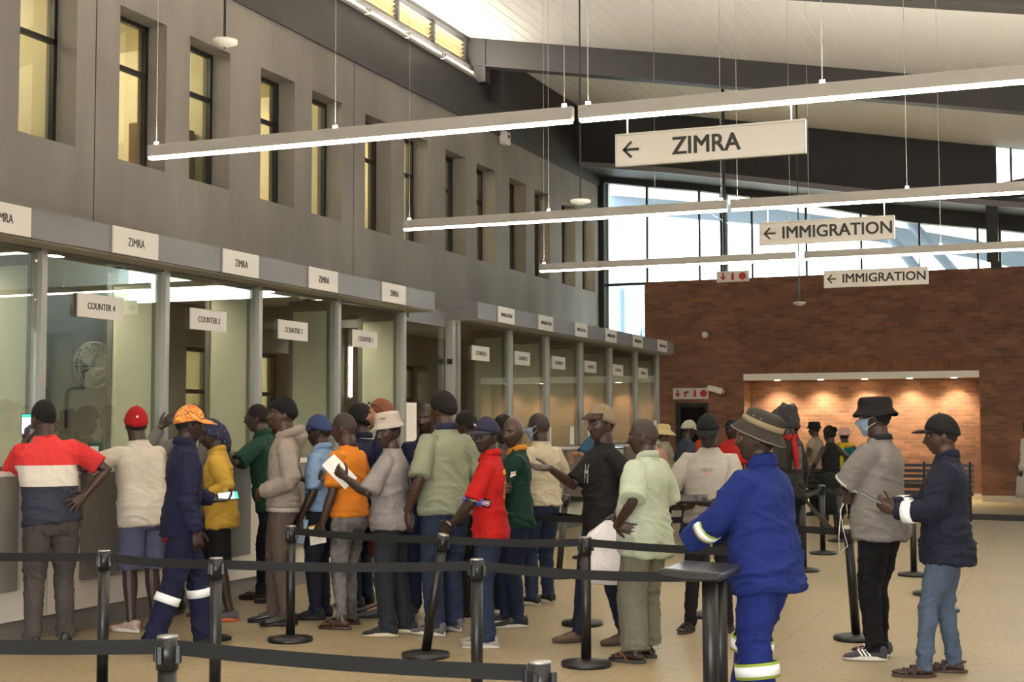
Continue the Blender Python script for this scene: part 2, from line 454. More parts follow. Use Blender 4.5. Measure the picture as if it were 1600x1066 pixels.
# --- bulkhead and lower roof at the end
zb = [(-10.1, 7.54), (-8, 7.25), (-6.37, 6.96), (-3.38, 6.43), (-1.4, 6.12), (.6, 5.85), (9, 7.6)]
bm = bmesh.new()
up = [(x, zc(x) + .05) for x in (9, .6, -1.4, -5.05, -6.5, -10.2)]
up = [(-1.25, zc(-1.25) + .05)] + up[2:]
prism(bm, [(x, z) for x, z in zb if x < -1.3] + [(-1.25, 6.1)] + up, 'y', YH, YH + .15)
box(bm, -1.42, -1.2, YH - .05, YH + .2, 4.9, 7.4)
prism(bm, [(-1.2, 6.1), (9, 7.6), (9, 7.9), (-1.2, 6.4)], 'y', YH, YH + .15)
struct(obj('trim_5', bm, mat('bulkhead', (40, 39, 41), .6)))
bm = bmesh.new()
for (a, za), (b, zb_) in zip(zb, zb[1:]):
    prism(bm, [(a, za - .1), (b, zb_ - .1), (b, zb_ + .02), (a, za + .02)], 'y', YH - .06, YH + .02)
struct(obj('trim_6', bm, mat('grey flange', (120, 116, 116), .5)))
bm = bmesh.new()                 # soffit of the low roof between bulkhead and glazing
for (a, za), (b, zb_) in zip(zb, zb[1:]):
    prism(bm, [(a, za - .08), (b, zb_ - .08), (b, zb_ + .1), (a, za + .1)], 'y', YH + .02, YB + .2)
struct(obj('ceiling_low', bm, M['charcoal']))
# clerestory at the right of the bulkhead
bm = bmesh.new()
prism(bm, [(-1.2, 6.4), (9, 7.9), (9, 7.97), (-1.2, 6.47)], 'y', YH, YH + .1)
for x in (-.95, -.3, .35): box(bm, x, x + .05, YH + .02, YH + .1, 6.45, 8)
wf = struct(obj('window_61', bm, M['charcoal']))
bm = bmesh.new(); prism(bm, [(-1.2, 6.5), (9, 8.0), (9, 9.2), (.6, 6.9), (-1.2, 7.3)], 'y', YH + .05, YH + .06); obj('pane', bm, M['glass'], wf)
# --- end glazing above the brick wall
ht = [(-10.1, 7.34), (-8.95, 7.15), (-7.7, 6.97), (-5.8, 6.62), (-2.99, 5.97), (-1.25, 5.72), (.6, 5.4), (9, 6.8)]
def zh(x):
    for (a, za), (b, zb_) in zip(ht, ht[1:]):
        if x <= b: return za + (zb_ - za) * (x - a) / (b - a)
bm = bmesh.new()
for (a, za), (b, zb_) in zip(ht, ht[1:]):
    prism(bm, [(a, za), (b, zb_), (b, zb_ + .75), (a, za + .75)], 'y', YB, YB + .25)
struct(obj('trim_7', bm, mat('bulkhead', (40, 39, 41), .6)))
bm = bmesh.new()
for x in (-8.94, -7.70, -6.49, -5.28, -4.09, -2.86, -1.67, -.45, .8, 2, 3.2):
    box(bm, x - .022, x + .022, YB + .02, YB + .1, 4.85, zh(x) + .05)
box(bm, -10.1, -9.98, YB - .02, YB + .15, 0, 7.4)
box(bm, -10.1, -9.0, YB + .02, YB + .1, 4.86, 4.92); box(bm, -9.02, -8.97, YB + .1, YB + .15, 0, 4.9)
wf = struct(obj('window_62', bm, M['black_frame']))
bm = bmesh.new(); prism(bm, [(-10, 0), (-9.0, 0), (-9.0, 4.9), (9, 4.9), (9, 6.8)] + ht[-2::-1], 'y', YB + .05, YB + .06); obj('pane', bm, M['glass'], wf)
bm = bmesh.new(); box(bm, -9.97, -9.9, YB + .11, YB + .3, 0, 7.3); obj('jamb', bm, M['alu'], wf)
struct(boxo('trim_8', -7.24, -7.08, YB + .1, YB + .26, 4.9, 7.0, mat('bulkhead', (40, 39, 41), .6)))
struct(boxo('trim_9', -1.42, -1.2, YB - .02, YB + .2, 4.9, 6.0, mat('bulkhead', (40, 39, 41), .6)))
# --- brick wall with lit recess
BR = brick_mat('red face brick', (142, 97, 76), (116, 79, 62), (124, 102, 88))
BRV = brick_mat('soldier course brick', (142, 92, 68), (120, 76, 56), (122, 98, 80), True)
RX0, RX1, RZ = -6.71, -1.70, 2.62
bm = bmesh.new()
box(bm, -9.0, RX0, YB, YB + .3, 0, 4.92); box(bm, RX1, 9, YB, YB + .3, 0, 4.92); box(bm, RX0, RX1, YB, YB + .3, RZ, 4.92)
box(bm, -7.3, RX1 + .5, YB + .7, YB + .95, 0, 3.2); box(bm, RX0 - .25, RX0, YB + .3, YB + .7, 0, 3.2); box(bm, RX1, RX1 + .25, YB + .3, YB + .7, 0, 3.2)
struct(obj('wall_end', bm, BR))
struct(boxo('wall_soldier_course', RX0 + .2, RX1 + .1, YB - .004, YB + .05, 2.77, 3.0, BRV))
struct(boxo('ceiling_recess', RX0, RX1, YB + .0, YB + .7, RZ - .0, RZ + .08, mat('recess soffit', (190, 176, 156), .8)))
struct(boxo('trim_10', RX0, RX1, YB - .03, YB + .03, RZ - .01, 2.755, M['white_ceiling']))
sk = mat('pale skirting', (196, 184, 164), .7, var=(6, .1))
struct(boxo('baseboard_end', RX1, 9, YB - .02, YB + .01, 0, .13, sk)); struct(boxo('baseboard_left', -9.0, RX0, YB - .02, YB + .01, 0, .13, sk)); struct(boxo('baseboard_recess', RX0, RX1, YB + .68, YB + .71, 0, .13, sk))
HALO = emit('downlight lens', (255, 226, 170), 26.0)
def downlight(x, y, z, label, group, spot=None, r=.07, m=None):
    t = thing('downlight', label, 'light', (x, y, z), group=group)
    bm = bmesh.new(); lathe(bm, [(r * .9, -.004), (r * 1.25, -.002), (r * 1.25, .01), (r * .9, .012)], seg=20); obj('trim_ring', bm, M['white_plastic'], t, True)
    bm = bmesh.new(); lathe(bm, [(r * .86, -.007), (r * .86, .0)], seg=20); obj('lens', bm, m or HALO, t)
    if spot:
        ld = bpy.data.lights.new('downlight_lamp', 'SPOT'); ld.energy = spot[0]; ld.spot_size = R(spot[1]); ld.spot_blend = .8; ld.color = spot[2]; ld.shadow_soft_size = .05
        lo = bpy.data.objects.new('lamp', ld); C.objects.link(lo); lo.parent = t; lo.location = (0, 0, -.02)
    return t
pl = ['leftmost', 'second from the left', 'middle', 'fourth from the left', 'rightmost']
for x, p in zip((-6.02, -5.06, -4.10, -3.15, -2.23), pl):
    downlight(x, YB + .33, RZ, '%s of the five downlights in the brick recess soffit' % p, 'downlights over the brick recess', (62, 125, (1, .86, .54)))
# door, fire sign, camera, sensor on the brick wall
d = struct(boxo('door_1', -8.28, -7.53, YB - .03, YB + .02, 0, 2.12, M['black_frame']))
boxo('pane', -8.16, -7.6, YB - .036, YB - .02, .15, 2.02, mat('dark door glass', (16, 15, 18), .08), d)
boxo('handle', -7.62, -7.59, YB - .07, YB - .03, .95, 1.2, M['alu'], d)
def pictogram(t, kind, x, z, s):
    bm = bmesh.new()
    y = -.012
    if kind == 'arrow':
        prism(bm, [(x - s * .1, z + s * .42), (x + s * .1, z + s * .42), (x + s * .1, z), (x + s * .36, z), (x, z - s * .42), (x - s * .36, z), (x - s * .1, z)], 'y', y, y + .004)
    elif kind == 'hose':
        prism(bm, [(x - s * .3, z + s * .2), (x + s * .3, z + s * .34), (x + s * .3, z + s * .05), (x - s * .02, z + s * .02), (x - s * .02, z - s * .4), (x - s * .22, z - s * .4), (x - s * .22, z), (x - s * .3, z)], 'y', y, y + .004)
    elif kind == 'bottle':
        prism(bm, [(x - s * .14, z - s * .4), (x + s * .14, z - s * .4), (x + s * .14, z + s * .2), (x + s * .05, z + s * .42), (x - s * .05, z + s * .42), (x - s * .14, z + s * .2)], 'y', y, y + .004)
    else:
        n_ = 20
        prism(bm, [(x + s * .4 * math.cos(2 * PI * k / n_), z + s * .4 * math.sin(2 * PI * k / n_)) for k in range(n_)], 'y', y, y + .004)
    obj('pictogram', bm, M['red_mark'], t)
fs = thing('fire_sign', 'white strip of four red fire pictograms above the dark door', 'sign', (-7.93, YB - .01, 2.33))
boxo('board', -.41, .41, -.008, .008, -.125, .125, M['sign_white'], fs, .003)
for k, kd in enumerate(('arrow', 'hose', 'bottle', 'disc')): pictogram(fs, kd, -.3 + .2 * k, 0, .2)
cc = thing('security_camera', 'white bullet camera on the brick wall beside the fire sign', 'camera', (-7.42, YB, 2.42))
bm = bmesh.new(); tube(bm, [(0, 0, .0), (.05, -.08, .02), (.1, -.16, .0)], .02, 8); obj('bracket', bm, M['white_plastic'], cc, True)
bm = bmesh.new(); tube(bm, [(-.02, -.2, .03), (.26, -.24, -.05)], .07, 14); obj('body', bm, M['white_plastic'], cc, True)
bm = bmesh.new(); tube(bm, [(.28, -.24, -.056), (.31, -.245, -.064)], .06, 14, False); obj('lens', bm, M['black_frame'], cc)
o = bmesh.new(); lathe(o, [(.02, 0), (.07, .002), (.075, .03), (.05, .05)], seg=20)
o.transform(Matrix.Translation((-7.58, YB - .0, 3.66)) @ Matrix.Rotation(R(90), 4, 'X'))
tag(obj('wall_sensor', o, M['white_plastic'], None, True), 'small round white sensor high on the brick wall', 'sensor')
p = on_x(783, 217, WX)
o = boxo('motion_detector', WX - .002, WX + .16, p.y - .12, p.y + .12, p.z - .13, p.z + .13, M['white_plastic'], None, .03)
tag(o, 'white box detector at the top of the plaster wall', 'sensor')
boxo('lens', WX + .155, WX + .168, p.y - .03, p.y + .05, p.z - .0, p.z + .06, M['black_frame'], o)

# --- right side and rear of the hall (outside the frame, they shape the light)
struct(boxo('wall_right', 9, 9.3, -6, YB + .5, 0, 9.3, M['white_ceiling']))
bm = bmesh.new(); box(bm, WX - .4, 9, -6.3, -6, 3.6, 9.3); box(bm, WX - .4, -3.5, -6.3, -6, 0, 3.6); box(bm, 6, 9, -6.3, -6, 0, 3.6)
struct(obj('wall_rear', bm, M['white_ceiling']))

# --- outside beyond the end glazing
OUT = mat('pale canopy sheet', (222, 224, 226), .7)
OUTB = mat('blue grey canopy steel', (104, 118, 140), .6)
cz = [(-14, 9.0), (-9, 8.3), (-6, 7.7), (-2.5, 6.9), (.5, 6.0)]
t = thing('outside_canopy', 'pale canopy roof with blue grey edge beam seen through the end glazing', 'canopy', (0, 0, 0))
bm = bmesh.new()
for (a, za), (b, zb_) in zip(cz, cz[1:]): prism(bm, [(a, za + .3), (b, zb_ + .3), (b, zb_ + .4), (a, za + .4)], 'y', 33, 44)
obj('roof_sheet', bm, OUT, t)
bm = bmesh.new()
for (a, za), (b, zb_) in zip(cz, cz[1:]): prism(bm, [(a, za - .25), (b, zb_ - .25), (b, zb_ + .42), (a, za + .42)], 'y', 44, 44.3)
obj('edge_beam', bm, OUTB, t)
for q in ((1425, 350, 1530, 470), (1395, 375, 1440, 430)):
    a_ = on_y(q[0], q[1], 38); b_ = on_y(q[2], q[3], 38)
    bm = bmesh.new(); tube(bm, [a_, b_], .14, 10); obj('strut', bm, OUTB, t, True)
for x in (-13.5, .3):
    bm = bmesh.new(); tube(bm, [(x, 43.5, 0), (x, 43.5, 6.0)], .15, 10); obj('post', bm, OUTB, t, True)
nb = thing('neighbouring_building', 'blue grey building with an arched frame and striped cladding outside the corner glazing', 'building', (-14.5, 45, 0))
boxo('wall', -4, 1.2, 0, 1, 0, 7, mat('pale blue wall', (178, 192, 212), .7), nb)
for k in range(3): boxo('window', -1.35, .25, -.05, .02, 3.7 - k * 1.25, 4.6 - k * 1.25, mat('dark blue window', (70, 88, 116), .3), nb)
bm = bmesh.new(); tube(bm, [(-1.6, -.1, 5.4), (-.2, -.1, 5.3), (.4, -.1, 4.9), (.6, -.1, 4.2), (.62, -.1, 0)], .12, 10); obj('arch_frame', bm, OUT, nb, True)
for k in range(7): boxo('cladding_rib', 1.3 + k * .28, 1.46 + k * .28, -.1, .3, 0, 4.9, mat('blue rib', (128, 148, 182), .6), nb)
boxo('cladding', 1.2, 3.3, .3, .5, 0, 4.95, mat('pale blue wall', (178, 192, 212), .7), nb)

# ================================================================== service counters
GX = -7.40                       # plane of the counter glass
FX = -7.10                       # front of the grey fascia
P1 = [5.45, 7.03, 8.60, 10.19, 11.72, 13.32, 14.94]
P2 = [16.55, 18.40, 19.92, 21.52, 23.10, 24.65, 26.10]
for nm, y0, y1 in (('trim_11', 3.0, 15.27), ('trim_12', 16.59, 26.33)):
    bm = bmesh.new(); box(bm, GX - .06, FX, y0, y1, 3.0, 3.22); box(bm, WX, GX - .06, y0, y1, 3.18, 3.22); box(bm, WX, GX - .06, y0, y0 + .06, 2.98, 3.18); box(bm, WX, GX - .06, y1 - .06, y1, 2.98, 3.18); struct(obj(nm, bm, M['grey_fascia']))
    bm = bmesh.new(); box(bm, WX + .02, GX - .06, y0 + .06, y1 - .06, 3.12, 3.18); box(bm, GX - .06, FX - .03, y0 + .02, y1 - .02, 2.985, 3.0); struct(obj('ceiling_booth', bm, mat('booth soffit', (150, 144, 134), .8)))
struct(boxo('trim_13', WX, GX - .05, 15.27, 16.59, 2.93, 3.1, M['grey_fascia']))
def counter_run(posts, ends, blk):
    for i, (a, b) in enumerate(zip(posts, posts[1:])):
        s = thing('service_counter', '', 'counter', (GX, (a + b) / 2, 0), group=blk)
        L = (b - a) / 2
        boxo('base', -.3, .15, -L, L, .17, 1.2, M['white_lam'], s, .004)
        boxo('kickboard', -.28, .11, -L, L, 0, .168, M['grey_lam'], s)
        boxo('front_panel', .152, .215, -.41 - .02, .41 - .02, .4, 1.235, M['grey_lam'], s, .004)
        boxo('seam', .1495, .1515, L - .004, L, .17, 1.2, M['alu_dark'], s)
        yield i, s, a, b
ordz = ['first', 'second', 'third', 'fourth', 'fifth', 'sixth', 'seventh']
own = ['counter base near the camera left of the frame', 'counter base at the left edge of the frame', 'grey panelled counter under COUNTER 4 sign', 'grey panelled counter under COUNTER 3 sign', 'grey panelled counter under COUNTER 2 sign', 'grey panelled counter under COUNTER 1 sign, last of the near block']
for i, s, a, b in counter_run(P1, None, 'counters of the near block'): s['label'] = own[i]
for i, s, a, b in counter_run(P2, None, 'counters of the far block'): s['label'] = 'grey panelled counter, %s of the far immigration block' % ordz[i]
for nm, a, b in (('near', 5.45, 15.0), ('far', 16.5, 26.2)):
    o = boxo('worktop', GX - .32, GX + .2, a, b, 1.236, 1.275, M['white_lam'], None, .006)
    tag(o, 'long pale worktop along the %s counter block under the glass' % nm, 'worktop')
def screen(a, b, label, first, last, frost=True, gm='glass'):
    s = thing('counter_screen', label, 'screen', (GX, a, 1.275))
    H = 2.985 - 1.275; L = b - a
    boxo('post', -.05, .05, 0.0, .065, 0, H, M['alu'], s, .004)
    if last: boxo('post', -.05, .05, L - .0, L + .065, 0, H, M['alu'], s, .004)
    boxo('head_rail', -.04, .04, .066, L - .001, H - .02, H, M['alu_dark'], s)
    boxo('sill_rail', -.03, .03, .066, L - .001, .0, .03, M['alu_dark'], s)
    boxo('glass_pane', -.006, .006, .066, L - .001, .03, H - .02, M[gm], s)
    if frost:
        sp = boxo('side_panel', -.53, -.1, L + .02, L + .04, .02, H - .12, M['frost'], s)
        bm = bmesh.new(); box(bm, -.1, -.052, L + .01, L + .05, 0, H); box(bm, -.58, -.53, L + .01, L + .05, 0, H); box(bm, -.53, -.1, L + .01, L + .05, H - .12, H)
        obj('panel_frame', bm, M['alu_dark'], sp)
    return s
nm1 = ['COUNTER 6', 'COUNTER 5', 'COUNTER 4', 'COUNTER 3', 'COUNTER 2', 'COUNTER 1']
for i, (a, b) in enumerate(zip(P1, P1[1:])):
    screen(a, b, 'glass screen %s, grey posts and frosted panel' % ('behind the sign of counter ' + ('four', 'three', 'two', 'one')[i - 2] if i > 1 else ('at the left edge of the frame' if i == 1 else 'beyond the left edge of the frame')), i == 0, i == len(P1) - 2)
for i, (a, b) in enumerate(zip(P2, P2[1:])):
    screen(a, b, 'glass screen of the far immigration block, %s from the near end' % ordz[i], i == 0, i == 5, gm='glass_far')
# corner post and glass door in the gap between the blocks
cp = thing('corner_post', 'wide grey metal corner post at the near end of the far counter block', 'post', (GX, 16.36, 0))
boxo('shaft', -.06, .05, 0, .17, 0, 2.98, M['alu'], cp, .004)
boxo('cover', -.03, .07, .1, .2, 1.3, 2.95, M['alu_dark'], cp)
for z in (1.75, 2.4): boxo('hinge', -.02, .05, -.025, .0, z, z + .07, M['black_frame'], cp)
gd = thing('glass_door', 'clear glass door between the two counter blocks', 'door', (GX - .05, 15.05, 0))
boxo('pane', -.006, .006, .02, 1.26, .02, 2.88, M['glass'], gd)
boxo('lower_panel', -.01, .06, .02, 1.28, .02, 1.2, M['white_lam'], gd)
boxo('top_rail', -.02, .02, .0, 1.28, 2.88, 2.93, M['alu_dark'], gd)
# fascia boards
def board(name, x, y0, y1, z0, z1, txt, label, cat, group, tw, th, hang=False):
    t = thing(name, label, cat, (x, (y0 + y1) / 2, (z0 + z1) / 2), R(90), group)
    L = (y1 - y0) / 2; h = (z1 - z0) / 2
    boxo('board', -L, L, -.008, .008, -h, h, M['sign_white'], t, .002)
    bm = text_bm(txt, L * 2 * tw, h * 2 * th, .003); bm.transform(Matrix.Translation((0, -.0085, 0)))
    obj('lettering', bm, M['letter'], t)
    if hang:
        for q in (-L * .7, L * .7): boxo('clip', q - .01, q + .01, .0, .012, -.02, .02, M['alu_dark'], t)
    return t
for k, (y0, y1) in enumerate(((5.99, 6.59), (7.56, 8.159), (9.11, 9.71), (10.68, 11.28), (12.22, 12.82), (13.84, 14.44))):
    board('fascia_sign', FX + .01, y0, y1, 3.0, 3.22, 'ZIMRA', '%s white ZIMRA board along the near grey fascia, counted from the left edge' % ordz[max(k - 1, 0)] if k else 'white ZIMRA board on the near fascia outside the left edge', 'sign', 'ZIMRA boards on the fascia', .36, .3)
for k, (y0, y1) in enumerate(((17.26, 17.85), (18.80, 19.42), (20.41, 21.0), (21.96, 22.56), (23.53, 24.13), (25.14, 25.77))):
    board('fascia_sign', FX + .01, y0, y1, 3.0, 3.22, 'IMMIGRATION', '%s white IMMIGRATION board along the far grey fascia' % ordz[k], 'sign', 'IMMIGRATION boards on the fascia', .68, .24)
for k, (y0, n_) in enumerate(((5.84, 6), (7.4, 5), (8.96, 4), (10.51, 3), (12.03, 2), (13.61, 1))):
    board('counter_sign', GX + .016, y0 + .10, y0 + .68, 2.49, 2.685, 'COUNTER %d' % n_, 'white board reading COUNTER %d hanging on the near glass' % n_, 'sign', 'counter number boards', .6, .28, True)
for k, y0 in enumerate((16.96, 18.52, 20.08, 21.65, 23.18, 24.75)):
    board('counter_sign', GX + .016, y0 + .1, y0 + .69, 2.49, 2.685, 'COUNTER %d' % (6 - k), 'white board reading COUNTER %d hanging on the far immigration glass' % (6 - k), 'sign', 'counter number boards', .6, .28, True)
# dome cameras and downlights under the soffit
def dome(x, y, label):
    t = thing('dome_camera', label, 'camera', (x, y, 3.12), group='dome cameras under the counter soffit')
    bm = bmesh.new(); lathe(bm, [(.065, -.06), (.09, -.048), (.095, 0)], seg=20); obj('base', bm, M['white_plastic'], t, True)
    bm = bmesh.new(); lathe(bm, [(.01, -.095), (.03, -.088), (.048, -.068), (.055, -.045)], seg=20); obj('dome', bm, M['black_frame'], t, True)
D1 = [on_z(*q, 3.06) for q in ((-40, 385), (183, 418), (347, 445), (480, 468), (575, 490))]
for k, (a, b) in enumerate(zip(P1[1:], P1[2:])): dome(D1[k].x, D1[k].y, 'white dome camera behind the near glass above %s' % ('the left edge counter' if k == 0 else nm1[k + 1]))
for k, (a, b) in enumerate(zip(P2, P2[1:])): dome(-7.72, a + .85, 'white dome camera behind the far glass, %s bay' % ordz[k])
BOOTH = emit('booth downlight lens', (255, 244, 220), 30.0)
warm = (1, .86, .62)
nn = 0
for posts, nm in ((P1, 'near'), (P2, 'far')):
    for k, (a, b) in enumerate(zip(posts, posts[1:])):
        lit = True
        downlight(-8.28 if nm == 'near' else -7.8, a + ((1.69 if k == 4 else 1.27) if nm == 'near' else .5), 3.12, 'round downlight inside the %s counter block, %s bay' % (nm, ordz[k]), 'downlights in the counter booths', (26 if nm == 'near' else 16, 150, warm), .085, BOOTH if nm == 'near' and k in (2, 4) else emit('dim booth lens', (220, 210, 190), 2.0))
# wall fans inside the booth
def fan(loc, rz, label):
    t = thing('wall_fan', label, 'fan', loc, rz)
    bm = bmesh.new()
    for r, y in ((.22, -.05), (.225, 0), (.19, .06), (.12, -.08)):
        n_ = 28; pts = [(r * math.cos(2 * PI * k / n_), y, r * math.sin(2 * PI * k / n_)) for k in range(n_ + 1)]
        tube(bm, pts, .004, 5, False)
    for k in range(24):
        a = 2 * PI * k / 24; c, s = math.cos(a), math.sin(a)
        tube(bm, [(.03 * c, -.09, .03 * s), (.14 * c, -.08, .14 * s), (.22 * c, -.04, .22 * s), (.225 * c, 0, .225 * s), (.19 * c, .06, .19 * s), (.06 * c, .08, .06 * s)], .0025, 4, False)
    obj('guard', bm, M['wire'], t, True)
    for k in range(3):
        a = 2 * PI * k / 3 + .4; bm = bmesh.new()
        prof = [(.03, -.03), (.1, -.07), (.18, -.06), (.19, .02), (.12, .06), (.03, .03)]
        prism(bm, [(x_ * math.cos(a) - y_ * math.sin(a), x_ * math.sin(a) + y_ * math.cos(a)) for x_, y_ in prof], 'y', -.01, .005)
        obj('blade', bm, mat('grey blade', (120, 118, 112), .4), t)
    bm = bmesh.new(); tube(bm, [(0, .07, 0), (0, .2, 0)], .075, 16); obj('motor', bm, M['black_frame'], t, True)
    bm = bmesh.new(); tube(bm, [(0, .14, -.06), (0, .14, -.2)], .022, 8); tube(bm, [(0, .12, -.22), (0, .3, -.22), (0, .36, -.25), (0, .37, -.32), (0, .37, -.6)], .018, 8); obj('bracket', bm, M['black_frame'], t, True)
    return t
fan((-8.75, 10.98, 2.20), R(80), 'black bracket fan with wire guard behind the COUNTER 3 glass')
fan((-8.6, 9.08, 2.36), R(20), 'wire guarded fan behind the glass left of COUNTER 4')
for k, (xa, ya, yb) in enumerate(((462, 533, 620), (547, 543, 620))):
    a = on_x(xa, ya, WX + .04); b = on_x(xa, yb, WX + .04)
    t = thing('wall_light', 'vertical strip light on the back wall, %s of the pair behind the near glass' % ('left one', 'right one')[k], 'light', (WX, a.y, 0))
    boxo('housing', .002, .05, -.04, .04, b.z - .03, a.z + .03, M['alu'], t)
    boxo('tube', .05, .07, -.022, .022, b.z, a.z, emit('wall tube', (255, 244, 214), 9.0), t)
# notices taped on the glass
for k, (x, y) in enumerate(((739, 680), (858, 682), (894, 680), (922, 678), (1024, 668))):
    p = on_x(x, y, GX + .012)
    o = boxo('notice', GX + .008, GX + .012, p.y - .1, p.y + .1, p.z - .2, p.z + .14, M['paper'])
    tag(o, 'white paper notice taped on the far glass, %s from the near end' % ordz[k], 'notice', 'notices on the glass')
for x, y, w_, h_ in ((643, 655, .14, .3),):
    p = on_x(x, y, GX + .012); o = boxo('notice', GX + .008, GX + .012, p.y - w_, p.y + w_, p.z - h_, p.z + .2, M['paper'])
    tag(o, 'white notice on the glass post behind the light bucket hat', 'notice')
# small counter items
for k, (x, y) in enumerate(((152, 722), (322, 705))):
    p = on_x(x, y, GX + .12)
    t = thing('flag_stand', 'small green and white desk card on the worktop, %s' % ('behind the akimbo arm' if k == 0 else 'left of the yellow shirt'), 'card', (GX + .1, p.y, 1.275), R(90))
    boxo('card', -.09, .09, -.004, .004, 0, .2, mat('green card', (22, 70, 46), .5), t); boxo('stripe', -.07, .03, -.006, -.003, .1, .17, M['paper'], t)

# ================================================================== pendants and hanging signs
FILL_UP = emit('added ceiling fill', (255, 246, 230), LED * 8.0)  # added upward glow that brightens the ceiling
def pendant(Y, x0, x1, label, z=3.55):
    t = thing('pendant_light', label, 'light', ((x0 + x1) / 2, Y, z), group='linear pendant lights')
    L = (x1 - x0) / 2
    boxo('housing', -L, L, -.028, .028, 0, .085, mat('pale housing', (158, 154, 148), .5), t, .004)
    boxo('diffuser', -L + .01, L - .01, -.024, .024, -.018, .0, LED_M, t)
    boxo('fill_strip', -L + .01, L - .01, -.02, .02, .085, .0854, FILL_UP, t)  # unseen strip added on the housing as fill for the ceiling
    for q in (-L + .06, -L + (2 * L) * .47, L - .06):
        if q > L: continue
        zt = zc(t.location.x + q) - z
        bm = bmesh.new(); tube(bm, [(q, 0, .085), (q, 0, zt)], .0022, 5, False); obj('cable', bm, M['wire'], t)
        boxo('cable_grip', q - .015, q + .015, -.008, .008, .085, .11, M['alu'], t)
    return t
pendant(8.28, -6.13, -2.88, 'nearest linear pendant light, left half, over the queue')
pendant(8.28, -2.84, .42, 'nearest linear pendant light, right half, above the ZIMRA hanging sign')
pendant(12.28, -6.05, -2.80, 'second linear pendant light, left half')
pendant(12.28, -2.77, .5, 'second linear pendant light, right half, above the large IMMIGRATION sign')
pendant(16.28, -6.12, -2.91, 'third linear pendant light, left half')
pendant(16.28, -2.81, .45, 'third linear pendant light, right half, above the far IMMIGRATION sign')
for Y, nm in ((4.28, 'overhead'), (.28, 'behind the camera')):
    pendant(Y, -6.1, -2.85, 'linear pendant light %s, left half' % nm); pendant(Y, -2.8, .45, 'linear pendant light %s, right half' % nm)
for Y in (.28, 4.28, 8.28, 12.28, 16.28): pendant(Y, 1.4, 4.66, 'linear pendant light outside the right edge, row at depth %d metres' % Y)
def hanging(Y, x0, x1, z0, z1, txt, label, tx, tw, th, ax, zt):
    t = thing('hanging_sign', label, 'sign', ((x0 + x1) / 2, Y, (z0 + z1) / 2), group='hanging direction signs')
    L = (x1 - x0) / 2; h = (z1 - z0) / 2
    boxo('board', -L, L, -.012, .012, -h, h, M['sign_white'], t)
    bm = bmesh.new(); box(bm, -L - .004, L + .004, -.018, .018, h - .008, h + .004); box(bm, -L - .004, L + .004, -.018, .018, -h - .004, -h + .008); box(bm, -L - .006, -L + .004, -.018, .018, -h, h); box(bm, L - .004, L + .006, -.018, .018, -h, h)
    obj('frame', bm, M['sign_alu'], t)
    bm = text_bm(txt, tw, th, .003, .006); bm.transform(Matrix.Translation((tx, -.0125, 0))); obj('lettering', bm, M['letter'], t)
    bm = arrow_bm(.098, .1, .003); bm.transform(Matrix.Translation((ax, -.0125, 0))); obj('arrow', bm, M['letter'], t)
    for q in (-L + .07, L - .08):
        bm = bmesh.new(); tube(bm, [(q, 0, h), (q, 0, zt - t.location.z)], .005, 6, False); obj('hanger', bm, M['white_plastic'], t)
hanging(8.28, on_y(964, 236, 8.28).x, on_y(1258, 214, 8.28).x, 3.228, 3.427, 'ZIMRA', 'large hanging white sign reading ZIMRA with a left arrow', on_y(1107, 225, 8.28).x - on_y(1111, 225, 8.28).x, .425, .105, -.49, 3.54)
hanging(12.28, on_y(1187.8, 366, 12.28).x, on_y(1397, 355, 12.28).x, 3.209, 3.408, 'IMMIGRATION', 'hanging white sign reading IMMIGRATION with a left arrow, nearer one', .09, .94, .105, -.49, 3.54)
hanging(16.28, on_y(1288.5, 436, 16.28).x, on_y(1449.5, 430, 16.28).x, 3.2, 3.392, 'IMMIGRATION', 'hanging white sign reading IMMIGRATION, farther and smaller one over the brick wall', .09, .92, .1, -.49, 3.54)
def drop(px, py, Y, label, kind, r=.12):
    p = on_y(px, py, Y)
    t = thing('ceiling_speaker' if kind else 'ceiling_sensor', label, 'sensor', p)
    bm = bmesh.new(); lathe(bm, [(.02, -.05), (r * .5, -.035), (r, -.012), (r, .02), (r * .3, .03)], seg=24); obj('disc', bm, M['white_plastic'], t, True)
    bm = bmesh.new(); tube(bm, [(0, 0, .02), (0, 0, zc(p.x) - p.z)], .013, 8, False); obj('rod', bm, M['black'], t)
    bm = bmesh.new(); lathe(bm, [(.012, -.06), (.012, -.04)], seg=10); obj('indicator', bm, M['black'], t)
drop(351, 66, 11.0, 'white disc sensor hanging on a black rod in front of the upper windows', 1)
drop(907, 315, 18.0, 'white disc sensor on a rod at the far end of the plaster wall', 0, .14)
drop(1249, 474, 25.5, 'small white disc sensor hanging before the brick wall', 0, .11)
p = on_y(1145, 432, 25.0)
t = thing('hanging_fire_sign', 'hanging white strip of three red fire pictograms under the end glazing', 'sign', p)
boxo('board', -.3, .3, -.01, .01, -.1, .1, M['sign_white'], t)
for k, kd in enumerate(('arrow', 'bottle', 'disc')): pictogram(t, kd, -.18 + .18 * k, 0, .17)
bm = bmesh.new(); tube(bm, [(-.15, 0, .1), (-.15, 0, zc(p.x) - p.z)], .03, 8, False); obj('rod', bm, M['black'], t)

